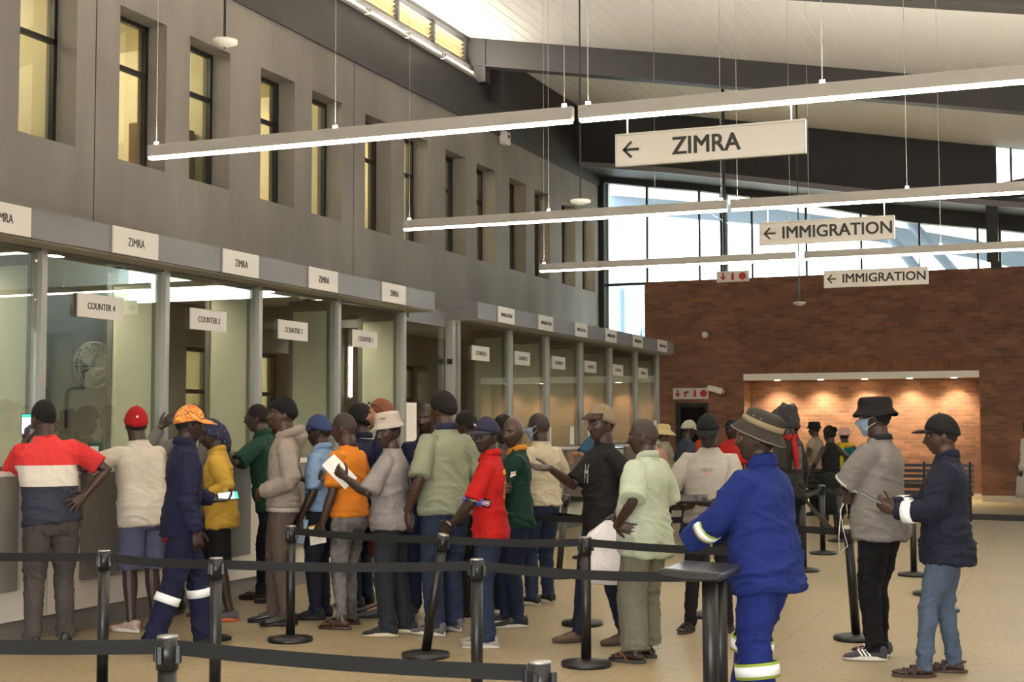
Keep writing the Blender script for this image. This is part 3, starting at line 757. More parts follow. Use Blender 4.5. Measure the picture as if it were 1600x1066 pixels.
# ================================================================== queue barriers
PH = .87
SP = mat('steel cap', (170, 168, 164), .3, .8)
def stanchion(x, y, label, lean=(0, 0), group='queue barrier posts', base=True):
    t = thing('queue_post', label, 'post', (x, y, 0), group=group)
    lx, ly = lean
    top = Vector((lx, ly, PH - .02))
    if base:
        bm = bmesh.new(); lathe(bm, [(.165, 0), (.17, .012), (.165, .03), (.06, .045), (.045, .05)], seg=32); obj('base', bm, M['black'], t, True)
    bm = bmesh.new(); tube(bm, [(0, 0, .03), top - (top - Vector((0, 0, .03))).normalized() * .1], .034, 16, False); obj('shaft', bm, M['black'], t, True)
    d = (top - Vector((0, 0, .03))).normalized()
    bm = bmesh.new(); tube(bm, [top - d * .11, top], .04, 18, False); hd = obj('head', bm, M['black'], t, True)
    for k in range(4):
        a = k * PI / 2; ex, ey = ring_frame(d)
        c = top - d * .055 + (ex * math.cos(a) + ey * math.sin(a)) * .045
        bm = bmesh.new(); tube(bm, [c - d * .03, c + d * .03], .013, 6, False); obj('clip', bm, M['black'], hd)
    bm = bmesh.new(); tube(bm, [top, top + d * .008], .037, 18, False); obj('cap', bm, SP, t, True)
    t['topx'], t['topy'] = x + lx, y + ly
    return t
def belt(t, to, zf=None, sag=.012, z0=None, zt=None, tw=0):
    """webbing pulled out of the head of post t to the point `to` (world)"""
    a = Vector((t['topx'], t['topy'], (PH - .052) if z0 is None else z0)); b = Vector((to[0], to[1], (PH - .052) if zt is None else zt))
    d = (b - a); d2 = Vector((d.x, d.y, 0)).normalized(); a = a + d2 * .045; b = b - d2 * .045
    nrm = Vector((-d2.y, d2.x, 0)); N = 12; bm = bmesh.new(); rings = []
    for i in range(N + 1):
        u = i / N; p = a.lerp(b, u) - Vector((0, 0, sag * 4 * u * (1 - u)))
        h = Vector((0, 0, .026))
        if tw: h = h * math.cos(tw * u) + nrm * .026 * math.sin(tw * u)
        q = nrm * .0016
        rings.append([p - h - q, p + h - q, p + h + q, p - h + q])
    loft(bm, rings)
    rel = Vector((t.location.x, t.location.y, 0)); bm.transform(Matrix.Translation(-rel))
    return obj('belt', bm, M['belt'], t)
def top_at(px, py): p = on_z(px, py, PH); return p.x, p.y
S = {}
def st(key, px, py, label, base_px=None):
    tx, ty = top_at(px, py)
    if base_px:
        b = on_z(*base_px); S[key] = stanchion(b.x, b.y, label, (tx - b.x, ty - b.y))
    else: S[key] = stanchion(tx, ty, label)
st('n1', 262, 988, 'black queue post nearest the camera at the left, only its upper part in view')
st('n2', 843, 1027, 'black queue post nearest the camera in the lower middle, only its head in view')
st('m1', 163, 857, 'black queue post in front of the grey trousers of the red striped shirt man')
st('m2', 338, 868, 'black queue post between the navy coverall man and the yellow shirt man')
st('m3', 745, 870, 'upright black queue post in front of the red polo man')
st('b1', 455, 819, 'black queue post on a round base in front of the grey hoodie man')
st('b2', 693, 832, 'leaning black queue post in front of the sage green shirt', (665, 1027))
st('b3', 915, 836, 'black queue post on a round base in front of the mint shirt man')
st('r1', 1325, 821, 'leaning black queue post beside the black trousers of the grey polo man', (1338, 1000))
st('f1', 884, 772, 'leaning black queue post between the cream jersey and the pointing arm', (873, 903))
st('f2', 915, 760, 'black queue post behind the leaning one near the far counters')
st('f3', 928, 803, 'black queue post hidden behind the boots of the pointing man', (910, 977))
def stf(key, bx, by, label):
    b = on_z(bx, by); S[key] = stanchion(b.x, b.y, label)
stf('r2', 1104, 964, 'black queue post behind the man in the pale printed t-shirt')
stf('g1', 1286, 866, 'black queue post in front of the far bench, right of the blue coverall')
stf('g2', 1312, 846, 'black queue post farther behind, beside the dark skirt woman')
stf('g3', 1256, 893, 'black queue post just right of the blue coverall jacket')
stf('g4', 1468, 955, 'black queue post behind the navy jacket man, nearest of three')
stf('g5', 1455, 930, 'black queue post behind the navy jacket man, middle of three')
stf('g6', 1428, 900, 'black queue post behind the navy jacket man, farthest of three')
belt(S['n1'], top_at(-330, 978)); belt(S['n1'], top_at(843, 1027))
belt(S['m1'], top_at(-260, 850)); belt(S['m2'], top_at(163, 857)); belt(S['m2'], top_at(745, 870)); belt(S['m3'], top_at(1109, 886), sag=.02)
belt(S['b1'], top_at(693, 832)); belt(S['b3'], top_at(693, 832)); belt(S['b3'], top_at(1240, 850), sag=.015)
belt(S['f3'], (S['f3']['topx'] - 1.6, S['f3']['topy'] + .5), sag=.01)
belt(S['f1'], (S['f1']['topx'] + 2.4, S['f1']['topy'] + .55)); belt(S['f2'], (S['f2']['topx'] + 2.2, S['f2']['topy'] + .2)); belt(S['f3'], (S['f2']['topx'] - 1.0, S['f2']['topy'] - 1.2), sag=.03, tw=2.2)
belt(S['r2'], (S['r1']['topx'], S['r1']['topy'])); belt(S['r2'], (S['f3']['topx'], S['f3']['topy']))
belt(S['g1'], (S['g3'].location.x, S['g3'].location.y)); belt(S['g1'], (S['r1']['topx'], S['r1']['topy'] + 3)); belt(S['g2'], (S['g1'].location.x + 1.5, S['g1'].location.y + 1.2)); belt(S['g3'], (S['r1']['topx'] - .1, S['r1']['topy']))
belt(S['g4'], (S['g5'].location.x, S['g5'].location.y)); belt(S['g5'], (S['g6'].location.x, S['g6'].location.y)); belt(S['g4'], (S['g4'].location.x + 2.5, S['g4'].location.y + .2))
# writing desk the man in blue leans on
q0 = on_z(1109, 886, .9)
wd = thing('writing_desk', 'black padded writing desk on posts that the man in blue leans on', 'desk', (q0.x, q0.y, 0))
bm = bmesh.new(); tube(bm, [(0, 0, .03), (0, 0, .84)], .04, 18, False); obj('leg', bm, M['black'], wd, True)
bm = bmesh.new(); lathe(bm, [(.16, 0), (.165, .012), (.06, .04), (.042, .045)], seg=32); obj('foot', bm, M['black'], wd, True)
lg = Vector((-.01, .24, 0))
bm = bmesh.new(); tube(bm, [lg + Vector((0, 0, .03)), lg + Vector((0, 0, .84))], .04, 18, False); obj('leg', bm, M['black'], wd, True)
bm = bmesh.new(); lathe(bm, [(.16, 0), (.165, .012), (.06, .04), (.042, .045)], (lg.x, lg.y, 0), 32); obj('foot', bm, M['black'], wd, True)
bm = bmesh.new(); prism(bm, [(-.25, .872), (-.24, .85), (-.1, .835), (.07, .835), (.085, .86), (.07, .885), (-.22, .895)], 'y', -.1, .36); obj('top', bm, mat('black vinyl', (24, 24, 26), .3), wd, bevel=.012)

# ================================================================== benches
def bench(loc, rz, label, L=1.5, zt=1.0):
    t = thing('slatted_bench', label, 'bench', loc, rz, 'black slatted benches')
    for sx_ in (-1, 0, 1):
        bm = bmesh.new(); x = sx_ * (L / 2 - .06)
        tube(bm, [(x, .22, 0), (x, .2, .42), (x, -.2, .42), (x, -.24, 0)], .022, 8, False); tube(bm, [(x, -.2, .42), (x, -.3, zt)], .022, 8, False); obj('leg_frame', bm, M['black'], t)
    for k in range(6): boxo('seat_slat', -L / 2, L / 2, .2 - k * .08 - .06, .2 - k * .08, .43, .45, M['black'], t)
    for k in range(6):
        z = zt - .03 - k * .09; y = -.2 - .1 * (z - .42) / (zt - .42)
        boxo('back_slat', -L / 2, L / 2, y - .012, y + .012, z - .055, z, M['black'], t)
    return t
b1 = on_z(1412, 815); bench((b1.x + .3, b1.y + .2, 0), R(180), 'black slatted bench behind the grey polo and navy jacket men', 1.6, .98)
b2 = on_z(1062, 838); bench((b2.x + .5, b2.y - .75, 0), R(180), 'black slatted bench between the mint shirt and the printed t-shirt men', 1.1, .96)
b3 = on_z(1290, 815); bench((b3.x, b3.y, 0), R(180), 'black slatted bench in front of the women by the brick recess', 1.9, .9)

# ================================================================== people
def V(*a): return Vector(a)
def rot(ax, deg): return Matrix.Rotation(R(deg), 3, ax)
def remesh(bm, voxel, smooth=2, name='m'):
    me = bpy.data.meshes.new(name); bmesh.ops.recalc_face_normals(bm, faces=bm.faces); bm.to_mesh(me); bm.free()
    o = bpy.data.objects.new('tmp', me); C.objects.link(o)
    r = o.modifiers.new('r', 'REMESH'); r.mode = 'VOXEL'; r.voxel_size = voxel; r.use_smooth_shade = True
    if smooth:
        s = o.modifiers.new('s', 'SMOOTH'); s.iterations = smooth; s.factor = .5
    dg = bpy.context.evaluated_depsgraph_get(); dg.update()
    out = bpy.data.meshes.new_from_object(o.evaluated_get(dg))
    bpy.data.objects.remove(o); bpy.data.meshes.remove(me)
    return out
def wrinkle(me, amp, fn=None, seed=0.0, sc=(7, 7, 13), bias=-.06):
    no = [v.normal.copy() for v in me.vertices]
    rg = lambda q: (1 - min(1, abs(noise.noise(q)) * 2.4)) ** 2
    for v, n in zip(me.vertices, no):
        p = v.co
        q = Vector((p.x * sc[0] + seed, p.y * sc[1] - seed, p.z * sc[2] + p.x * 5 + seed))
        w_ = noise.noise(q * .35) * 1.2
        q2 = Vector((q.x + w_, q.y - w_, q.z * 1.15 + q.y * .5 + w_))
        h = rg(q2 * .62) * .75 + rg(q2 * 1.35 + Vector((3.1, 7.7, 1.3))) * .38 + noise.noise(q * .5) * .5 + bias
        k = fn(p) if fn else 1.0
        v.co = p + n * (h * amp * k)
def ell(c, x, y, rx, ry_f, ry_b=None, n=24, ex=2.25):
    """superellipse ring: c centre, x / y axis vectors, half width, half depth in front / behind"""
    out = []
    ry_b = ry_f if ry_b is None else ry_b
    for k in range(n):
        t = 2 * PI * k / n; ct, s = math.cos(t), math.sin(t)
        px_ = math.copysign(abs(ct) ** (2 / ex), ct) * rx; py_ = math.copysign(abs(s) ** (2 / ex), s) * (ry_f if s > 0 else ry_b)
        out.append(c + x * px_ + y * py_)
    return out
def ik(a, b, l1, l2, hint):
    """joint between a and b bent towards the hint direction; returns joint and reached end"""
    d = b - a; L = d.length
    if L > (l1 + l2) * .995:
        b = a + d.normalized() * (l1 + l2) * .995; d = b - a; L = d.length
    if L < abs(l1 - l2) + .02: L = abs(l1 - l2) + .02
    u = d.normalized(); h = Vector(hint); h = h - u * h.dot(u)
    if h.length < 1e-4: h = ring_frame(u)[0]
    h.normalize()
    c = (l1 * l1 + L * L - l2 * l2) / (2 * L); s = math.sqrt(max(l1 * l1 - c * c, 0))
    return a + u * c + h * s, b
HEADP = None
def head_radius(d):
    """skull and face surface point for a unit direction (x right, y forward, z up), adult size, origin at the head centre"""
    x, y, z = d
    p = Vector((x * .0765, y * .098, z * .122))
    if z < 0:
        k = min(1, -z)
        p.x = math.copysign(abs(x) ** (1 - .42 * k), x) * .0765 * (1 - .30 * k ** 1.5)
        if y < 0: p.y *= 1 - .35 * k
        else: p.y = y ** (1 - .48 * k) * .098 * (1 - .1 * k)
        p.z *= .98
    else:
        p.x *= 1 + .03 * (1 - z) * z
        if y < 0: p.y *= 1.04
        else: p.y *= .96
    if y > 0:
        ax = p.x; az_ = p.z
        g = lambda cx, cz, sx_, sz: math.exp(-((ax - cx) / sx_) ** 2 - ((az_ - cz) / sz) ** 2)
        f = .0
        f += .029 * g(0, -.034, .0145, .015)          # nose tip
        f += .010 * g(0, -.008, .011, .020)           # nose bridge
        f += .010 * (g(.016, -.038, .009, .009) + g(-.016, -.038, .009, .009))   # nostril wings
        f += .006 * (g(.03, .022, .022, .009) + g(-.03, .022, .022, .009))     # brow
        f -= .013 * (g(.031, .002, .016, .012) + g(-.031, .002, .016, .011))   # eye sockets
        f += .006 * (g(.045, -.025, .02, .018) + g(-.045, -.025, .02, .018))   # cheeks
        f += .014 * g(0, -.062, .026, .008) + .014 * g(0, -.079, .023, .008)   # lips
        f -= .010 * g(0, -.0705, .024, .004)
        f += .010 * g(0, -.108, .03, .016)            # chin
        p.y += f * min(1, y * 2.5)
    return p
def head_grid(bm, fn, m, nu=56, nv=44):
    """closed sphere grid, fn(dir) -> local point, m 4x4 to body space"""
    top = bm.verts.new(m @ fn(V(0, 0, 1))); bot = bm.verts.new(m @ fn(V(0, 0, -1))); rows = []
    for j in range(1, nv):
        t = PI * j / nv
        rows.append([bm.verts.new(m @ fn(V(math.sin(t) * math.sin(2 * PI * i / nu), math.sin(t) * math.cos(2 * PI * i / nu), math.cos(t)))) for i in range(nu)])
    for i in range(nu):
        k = (i + 1) % nu
        bm.faces.new((top, rows[0][i], rows[0][k])); bm.faces.new((bot, rows[-1][k], rows[-1][i]))
        for a, b in zip(rows, rows[1:]): bm.faces.new((a[i], b[i], b[k], a[k]))
CURL = {'relaxed': (.3, .4, .3), 'flat': (.06, .1, .06), 'grip': (.75, 1.0, .6), 'fist': (1.25, 1.45, .9), 'soft': (.5, .6, .4)}
def hand(bm, W, d, n, side, s, pose='relaxed', spread=0.0):
    d = d.normalized(); n = (n - d * n.dot(d)).normalized(); t = d.cross(n) * side
    P = lambda a, b, c: W + (d * a + t * b + n * c) * s
    rings = []
    for a, rx, rt in ((-.015, .026, .019), (.01, .029, .018), (.035, .037, .0165), (.06, .042, .0155), (.08, .042, .014), (.093, .039, .011)):
        rings.append(ell(P(a, 0, 0), t, n, rx * s, rt * s, n=14, ex=2.5))
    loft(bm, rings)
    c = CURL[pose]
    for k, (off, ln) in enumerate(((.031, .074), (.0105, .082), (-.0105, .076), (-.031, .060))):
        a0 = .02 * k if pose in ('relaxed', 'soft') else 0
        ang = 0; p = P(.083, off, 0); pts = [P(.07, off, 0), p]
        fan_ = (off / .031) * (.08 + spread)
        for seg, cc in zip((.46, .3, .24), c):
            ang += cc + a0
            dd = (d * math.cos(fan_) + t * math.sin(fan_)) * math.cos(ang) + n * math.sin(ang)
            p = p + dd * ln * seg * s; pts.append(p)
        r = (.0094 if k < 3 else .0082) * s
        tube(bm, pts, [r * 1.1, r * 1.08, r, r * .92, r * .82], 8)
    td = (d * .62 + t * .72 + n * .3).normalized(); td2 = (d * .9 + t * .2 + n * (.5 if pose in ('grip', 'fist') else .2)).normalized()
    a = P(.012, .026, .002); b = a + td * .042 * s; e_ = b + (td * .5 + td2 * .6).normalized() * .032 * s; f = e_ + td2 * .024 * s
    tube(bm, [a, b, e_, f], [.0155 * s, .0125 * s, .0105 * s, .009 * s], 8)
SKIN = [(46, 30, 24), (54, 36, 28), (66, 43, 32), (42, 28, 23), (92, 62, 46), (176, 130, 104)]
def skin_mat(i): return mat('skin tone %s' % 'abcdef'[i], SKIN[i], .48, var=(14, .1), bump=(160, .06))
def fabric(name, rgb, rough=.85, var=.08):
    rgb = tuple(int(c * (.86 if max(rgb) > 60 else 1)) for c in rgb)
    return mat(name, rgb, rough, var=(9, var), bump=(260, .12), spec=.25)
EYEW = mat('eye white', (128, 116, 106), .4); EYED = mat('dark iris', (24, 16, 12), .2)
SHAV = mat('shaved stubble', (46, 34, 29), .7, bump=(220, .3))
HAIR = mat('short black hair', (25, 21, 19), .85, bump=(220, .5), spec=.3)

class Person:
    pass
def person(label, x, y, face, H=1.75, skin=0, w=1.0, belly=0.0, lean=0, side=0, twist=0, head=(0, 0), hr=0, L=None, Rr=None, feet=None, legw=1.0,
           near=True, dy=0.0, sit=0.0, hairstyle='short', face_on=True, bare_legs=False, bare_feet=False, knee_hint=(0, 1, 0), name='person', crouch=0.0):
    p = Person(); s = H / 1.75; p.s = s; p.w = w; p.belly = belly; p.skin = skin; p.near = near; p.legw = legw
    p.M = Matrix.Translation((x, y, 0)) @ Matrix.Rotation(R(face), 4, 'Z')
    hip = V(0, dy, .93 - crouch) * s
    RM = rot('Z', twist) @ rot('X', -lean) @ rot('Y', side)
    p.RM = RM; p.hip = hip
    T = lambda q: hip + RM @ (Vector(q) * s - V(0, 0, .93 * s))
    p.T = T
    # arms
    p.arm = {}
    for sd, A in ((-1, L), (1, Rr)):
        A = dict(hand=(sd * .25, .03, .84), hint=(sd * .35, -.6, 0), d=(0, .1, -1), n=(-sd, 0, 0), pose='relaxed') | (A or {})
        S_ = T((sd * .168 * w, 0, 1.378))
        hnd = Vector(A['hand']) * s
        E_, W_ = ik(S_, hnd, .295 * s, .262 * s, A['hint'])
        d_ = A['d']
        d_ = (W_ - E_).normalized() if d_ is None else Vector(d_).normalized()
        p.arm[sd] = (S_, E_, W_, d_, Vector(A['n']), A['pose'], A.get('spread', 0))
    # legs
    p.leg = {}; feet = feet or ((-.11, .0, 8), (.11, .02, -8))
    p.feet = feet
    for sd, (fx, fy, fa) in ((-1, feet[0]), (1, feet[1])):
        hp = hip + V(sd * .092 * w, 0, -.05 * s)
        ank = V(fx * s, fy * s, .085 * s)
        if len(feet[0 if sd < 0 else 1]) > 3: pass
        Lg = max((hp - ank).length * 1.0012, .79 * s); kn, an = ik(hp, ank, .515 * Lg, .485 * Lg, knee_hint)
        p.leg[sd] = (hp, kn, an)
    # head
    nb = T((0, -.005, 1.46)); p.neck = nb
    hy, hp_ = head
    HR = rot('Z', hy) @ rot('X', -hp_) @ rot('Y', hr)
    half = rot('Z', twist + hy * .3) @ rot('X', -lean * .5 - hp_ * .35)
    hc = nb + half @ (V(0, .032, .152) * s)
    p.HM = Matrix.Translation(hc) @ HR.to_4x4() @ Matrix.Scale(1.05 * s ** .5, 4)
    p.hc = hc
    # ---- body: head, neck, slim trunk, arms, hands, legs in one surface
    bm = bmesh.new()
    head_grid(bm, head_radius, p.HM, 64, 52)
    for sd in (-1, 1):
        e0 = p.HM @ V(sd * .072, -.004, -.008); ex_ = HR @ V(sd * .012, -.014, 0)
        rings = []
        for t_, r_ in ((-.6, .3), (-.3, .8), (.2, 1.0), (.6, .85), (.9, .4)):
            rings.append([e0 + ex_ * t_ * .9 + HR @ V(0, math.cos(a) * .017 * r_, math.sin(a) * .030 * r_) * s for a in [2 * PI * k / 12 for k in range(12)]])
        loft(bm, rings)
    nd = p.HM @ V(0, -.012, -.05)
    tube(bm, [T((0, .0, 1.36)), T((0, -.002, 1.44)), nb.lerp(nd, .45), nd], [.062 * s, .064 * s, .068 * s, .066 * s], 16)
    tube(bm, [T((0, 0, 1.40)), T((0, 0, 1.2)), T((0, 0, .95))], [.07 * s, .06 * s, .06 * s], 8)
    for sd in (-1, 1):
        S_, E_, W_, d_, n_, pose, spr = p.arm[sd]
        tube(bm, [T((sd * .03, 0, 1.38)), S_, S_.lerp(E_, .3), S_.lerp(E_, .65), E_, E_.lerp(W_, .3), E_.lerp(W_, .7), W_], [.05 * s, .052 * s, .050 * s, .045 * s, .039 * s, .041 * s, .032 * s, .0265 * s], 12)
        hand(bm, W_, d_, n_, sd, s, pose, spr)
        hp, kn, an = p.leg[sd]
        if bare_legs:
            tube(bm, [hip + V(0, 0, .02), hp, hp.lerp(kn, .6), kn, kn.lerp(an, .3), kn.lerp(an, .75), an], [.06 * s, .07 * s, .065 * s, .056 * s, .058 * s, .04 * s, .037 * s], 12)
        else:
            tube(bm, [hip + V(0, 0, .02), hp, kn, an], [.05 * s, .05 * s, .045 * s, .036 * s], 8)
        fa = (feet[0] if sd < 0 else feet[1])[2]
        if bare_feet:
            foot(bm, an, fa, s, sd)
        else:
            fd = rot('Z', fa) @ V(0, 1, 0)
            tube(bm, [an + V(0, 0, .0), an + fd * .03 * s - V(0, 0, .025 * s), an + fd * .12 * s - V(0, 0, .045 * s)], [.034 * s, .032 * s, .022 * s], 8)
    me = remesh(bm, .0048 if near else .009, 1, name)
    ob = obj_me(name, me, skin_mat(skin), None, True)
    ob.matrix_world = p.M
    tag(ob, label, 'person', 'people in the hall'); del ob['group']
    p.ob = ob
    if face_on and near:
        for sd in (-1, 1):
            bm = bmesh.new(); c = p.HM @ V(sd * .031, .0765, .002)
            bmesh.ops.create_uvsphere(bm, u_segments=14, v_segments=10, radius=.0112 * s, matrix=Matrix.Translation(c) @ HR.to_4x4() @ Matrix.Rotation(R(-90), 4, 'X'))
            fw = HR @ V(0, 1, 0)
            for f in bm.faces:
                if (f.calc_center_median() - c).normalized().dot(fw) > .82: f.material_index = 1
            o = obj('eye', bm, [EYEW, EYED], ob, True)
            bm = bmesh.new(); tube(bm, [p.HM @ V(sd * .014, .0935, .019), p.HM @ V(sd * .03, .0935, .024), p.HM @ V(sd * .047, .082, .019)], [.0028, .0036, .0022], 6); obj('eyebrow', bm, HAIR, ob, True)
    if hairstyle: hair(p, hairstyle)
    return p
def foot(bm, an, fa, s, sd):
    fm = rot('Z', fa); P = lambda a, b, c: an + fm @ V(b * s, a * s, 0) + V(0, 0, -an.z + c * s)
    rings = []
    for a, rx, h in ((-.06, .022, .03), (-.045, .032, .045), (-.01, .036, .06), (.04, .038, .055), (.09, .044, .036), (.13, .046, .024), (.15, .042, .019)):
        rings.append(ell(P(a, 0, .022 + h / 2), fm @ V(1, 0, 0), V(0, 0, 1), rx * s, h / 2 * s, n=14))
    loft(bm, rings)
    for k, (b, ln, r) in enumerate(((-.03, .065, .0135), (-.008, .06, .0095), (.01, .053, .009), (.026, .046, .0085), (.04, .037, .008))):
        b = b * sd; tube(bm, [P(.13, b, .034), P(.13 + ln * .5, b, .036), P(.13 + ln, b, .03)], [r * s, r * s, r * .85 * s], 8)
    tube(bm, [an, an - V(0, 0, .03 * s)], [.036 * s, .04 * s], 10)
def hair(p, style, m=HAIR, name='hair'):
    if style == 'shaved': m = SHAV
    th = {'short': .0035, 'afro': .034, 'medium': .018, 'bun': .018, 'shaved': .0022, 'ginger': .008}[style]
    def fn(d):
        q = head_radius(d); x, y, z = d
        h = -.42 + (y + 1) * .38 if y < 0 else -.04 + y * .62 - (.12 if abs(x) > .7 else 0)
        if style == 'shaved': h += .03
        t = (z - h) / .14
        t = max(-1, min(1, t)); r = q.length
        off = th * t if t > 0 else .02 * t
        if style == 'afro' and t > 0: off += .006 * noise.noise(q * 60)
        return q * ((r + off) / r)
    bm = bmesh.new(); head_grid(bm, fn, p.HM, 44, 34)
    if style == 'bun':
        bmesh.ops.create_uvsphere(bm, u_segments=16, v_segments=12, radius=.05, matrix=p.HM @ Matrix.Translation((0, -.11, .07)))
    return obj(name, bm, m, p.ob, True)

# ------------------------------------------------------------------ clothing
def torso_rings(p, hem, top=1.49, ease=1.0, box_=0.0):
    """rings of a top garment from hem height to neck"""
    T, s, w, b = p.T, p.s, p.w, p.belly
    X = p.RM @ V(1, 0, 0); Y = p.RM @ V(0, 1, 0)
    prof = [(.78, .182, .118, .135), (.88, .184, .122, .138), (.98, .176, .118, .122), (1.08, .170, .114, .106), (1.18, .176, .115, .106), (1.27, .180, .118, .112), (1.32, .180, .112, .112), (1.36, .168, .102, .108), (1.395, .140, .088, .096), (1.425, .110, .076, .084), (1.455, .084, .066, .074), (1.49, .067, .062, .068)]
    out = []
    def at(z):
        for a, c in zip(prof, prof[1:]):
            if z <= c[0]:
                u = max(0, (z - a[0]) / (c[0] - a[0])); return [a[i] + (c[i] - a[i]) * u for i in range(1, 4)]
        return prof[-1][1:]
    zs = [hem] + [q[0] for q in prof if q[0] > hem + .03 and q[0] < top - .005] + [top]
    for z in zs:
        rx, rf, rb = at(z)
        bl = b * math.exp(-((z - 1.03) / .17) ** 2)
        wide = w if z < 1.4 else 1 + (w - 1) * .5
        e_ = 1 + (ease - 1) * (1 if z < 1.36 else .4)
        c = T((0, 0, z)) if z > .9 else T((0, 0, .93)).lerp(T((0, 0, z)), .6) + (V(0, 0, (z - .93) * p.s * .4))
        flare = box_ * max(0, (1.1 - z))
        out.append(ell(c, X, Y, (rx * wide * e_ + bl * .35 + flare) * s, (rf * wide * e_ + bl + flare) * s, (rb * wide * e_ + flare) * s, ex=2.3))
    return out
def sleeve(bm, p, sd, upto, r=(.068, .07, .062, .05), cuff=1.0):
    """upto: 0..1 upper arm, 1..2 forearm"""
    S_, E_, W_ = p.arm[sd][:3]; s = p.s; w = .5 + p.w * .5
    a = p.T((sd * .10 * p.w, 0, 1.362))
    pts = [a, S_]; rad = [.07 * s * w, r[0] * .93 * s * w]
    if upto <= 1:
        for t in (.35, .7, 1.0): pts.append(S_.lerp(E_, upto * t)); rad.append((r[0] + (r[1] - r[0]) * t) * s * w)
        tube(bm, pts, rad, 14, False)
    else:
        pts += [S_.lerp(E_, .5), E_ + (S_ - E_).normalized() * .03, E_ + (W_ - E_).normalized() * .03]; rad += [r[1] * s * w, r[2] * s * w * 1.04, r[2] * s * w]
        for t in (.4, .75, 1.0):
            pts.append(E_.lerp(W_, (upto - 1) * t)); rad.append((r[2] + (r[3] - r[2]) * t) * s * w)
        tube(bm, pts, rad, 14, False)
def top_garment(p, name, m, hem=.83, sleeves=(.72, .72), ease=1.03, r=(.068, .074, .06, .045), top=1.478, amp=.012, box_=0.0, label=None, voxel=None):
    bm = bmesh.new(); loft(bm, torso_rings(p, hem, top, ease, box_)); p.torso = BVHTree.FromBMesh(bm)
    for sd, u in ((-1, sleeves[0]), (1, sleeves[1])):
        if u: sleeve(bm, p, sd, u, r)
    me = remesh(bm, voxel or (.0095 if p.near else .014), 3, name)
    zt = 1.1 * p.s
    def k(q): return .35 + .9 * max(0, min(1, (1.38 * p.s - q.z) / (.45 * p.s)))
    wrinkle(me, amp * 1.25, k, seed=p.M.translation.x * 3.7)
    o = obj_me(name, me, m, p.ob, True)
    if label: o['label'] = label
    setattr(p, 'top', o); return o
def bottom(p, name, m, to='ankle', r=(.098, .088, .07, .066, .062), waist=1.0, amp=.011, label=None, voxel=None, low=None):
    s, w = p.s, p.w; bm = bmesh.new(); lw = p.legw
    X, Y = V(1, 0, 0), V(0, 1, 0); h = p.hip; b = p.belly
    rings = []
    for z, rx, rf, rb in ((.78, .165, .09, .10), (.84, .178, .108, .125), (.9, .18, .112, .135), (.97, .168, .106, .115), (waist, .16, .103, .105)):
        c = h + V(0, 0, (z - .93) * s)
        if z > .93: c = c.lerp(p.T((0, 0, z)), .7)
        rings.append(ell(c, X, Y, rx * w * s, (rf * w + b * .5 * (1 if z > .9 else .4)) * s, rb * w * s))
    loft(bm, rings)
    for sd in (-1, 1):
        hp, kn, an = p.leg[sd]; wd = lw * (.6 + .4 * w)
        pts = [hp + V(0, 0, .03 * s), hp.lerp(kn, .35), hp.lerp(kn, .7)]; rad = [r[0] * s * w, r[0] * .97 * s * wd, r[1] * s * wd]
        if to == 'knee':
            pts += [hp.lerp(kn, .98)]; rad += [r[1] * s * wd * 1.02]
        else:
            end = an + V(0, 0, ((.045 if low is None else low) - .085) * s)
            pts += [kn, kn.lerp(end, .35), kn.lerp(end, .75), end]; rad += [r[2] * s * wd, r[3] * s * wd, r[4] * s * wd, r[4] * s * wd * 1.03]
        tube(bm, pts, rad, 14, False)
    me = remesh(bm, voxel or (.0095 if p.near else .014), 3, name)
    def k(q):
        z = q.z / s
        return .45 + .7 * math.exp(-((z - .5) / .1) ** 2) + (1.1 * math.exp(-((z - .1) / .1) ** 2) if to != 'knee' else 0) + .4 * math.exp(-((z - .8) / .07) ** 2)
    wrinkle(me, amp, k, seed=p.M.translation.y * 2.9, sc=(8, 8, 12), bias=-.5)
    o = obj_me(name, me, m, p.ob, True)
    if label: o['label'] = label
    p.bot = o; return o
def neckband(p, m, name='neckband', r=.066, th=.008, z=1.472):
    bm = bmesh.new(); X = p.RM @ V(1, 0, 0); Y = p.RM @ V(0, 1, .22).normalized()
    c = p.T((0, -.002, z)); n_ = 26; up_ = X.cross(Y)
    pts = [c + (X * math.cos(2 * PI * k / n_) * r + Y * math.sin(2 * PI * k / n_) * (r + .004)) * p.s - up_ * (.012 * math.sin(2 * PI * k / n_)) for k in range(n_ + 1)]
    tube(bm, pts, th * p.s, 8, False)
    return obj(name, bm, m, p.ob, True)
def collar(p, m, name='collar', r=.066, h=.04, z=1.462, gap=.5, flare=.016, parent=None):
    """folded shirt collar, open at the throat"""
    X = p.RM @ V(1, 0, 0); Y = p.RM @ V(0, 1, 0); Zv = p.RM @ V(0, 0, 1); c = p.T((0, -.004, z)); bm = bmesh.new(); rings = []
    n_ = 26
    for k in range(n_ + 1):
        a = PI / 2 + gap / 2 + (2 * PI - gap) * k / n_
        u = X * math.cos(a) + Y * math.sin(a)
        back = (1 - math.sin(a)) / 2; front = max(0, math.sin(a))
        dz = Zv * (.012 * back - .022 * front)
        f = flare + .018 * front ** 3
        b0 = c + (u * r + dz) * p.s
        hh = h * (1 - .15 * front)
        rings.append([b0 + (u * .0) , b0 + (Zv * hh * .85 + u * .002) * p.s, b0 + (Zv * hh + u * .006) * p.s, b0 + (Zv * hh * .8 + u * (.014)) * p.s, b0 + (-Zv * h * (.1 + .5 * front) + u * (f + .006)) * p.s, b0 + (-Zv * h * (.12 + .5 * front) + u * f) * p.s, b0 + (Zv * hh * .5 + u * .008) * p.s])
    loft(bm, rings)
    return obj(name, bm, m, parent or p.ob, True)
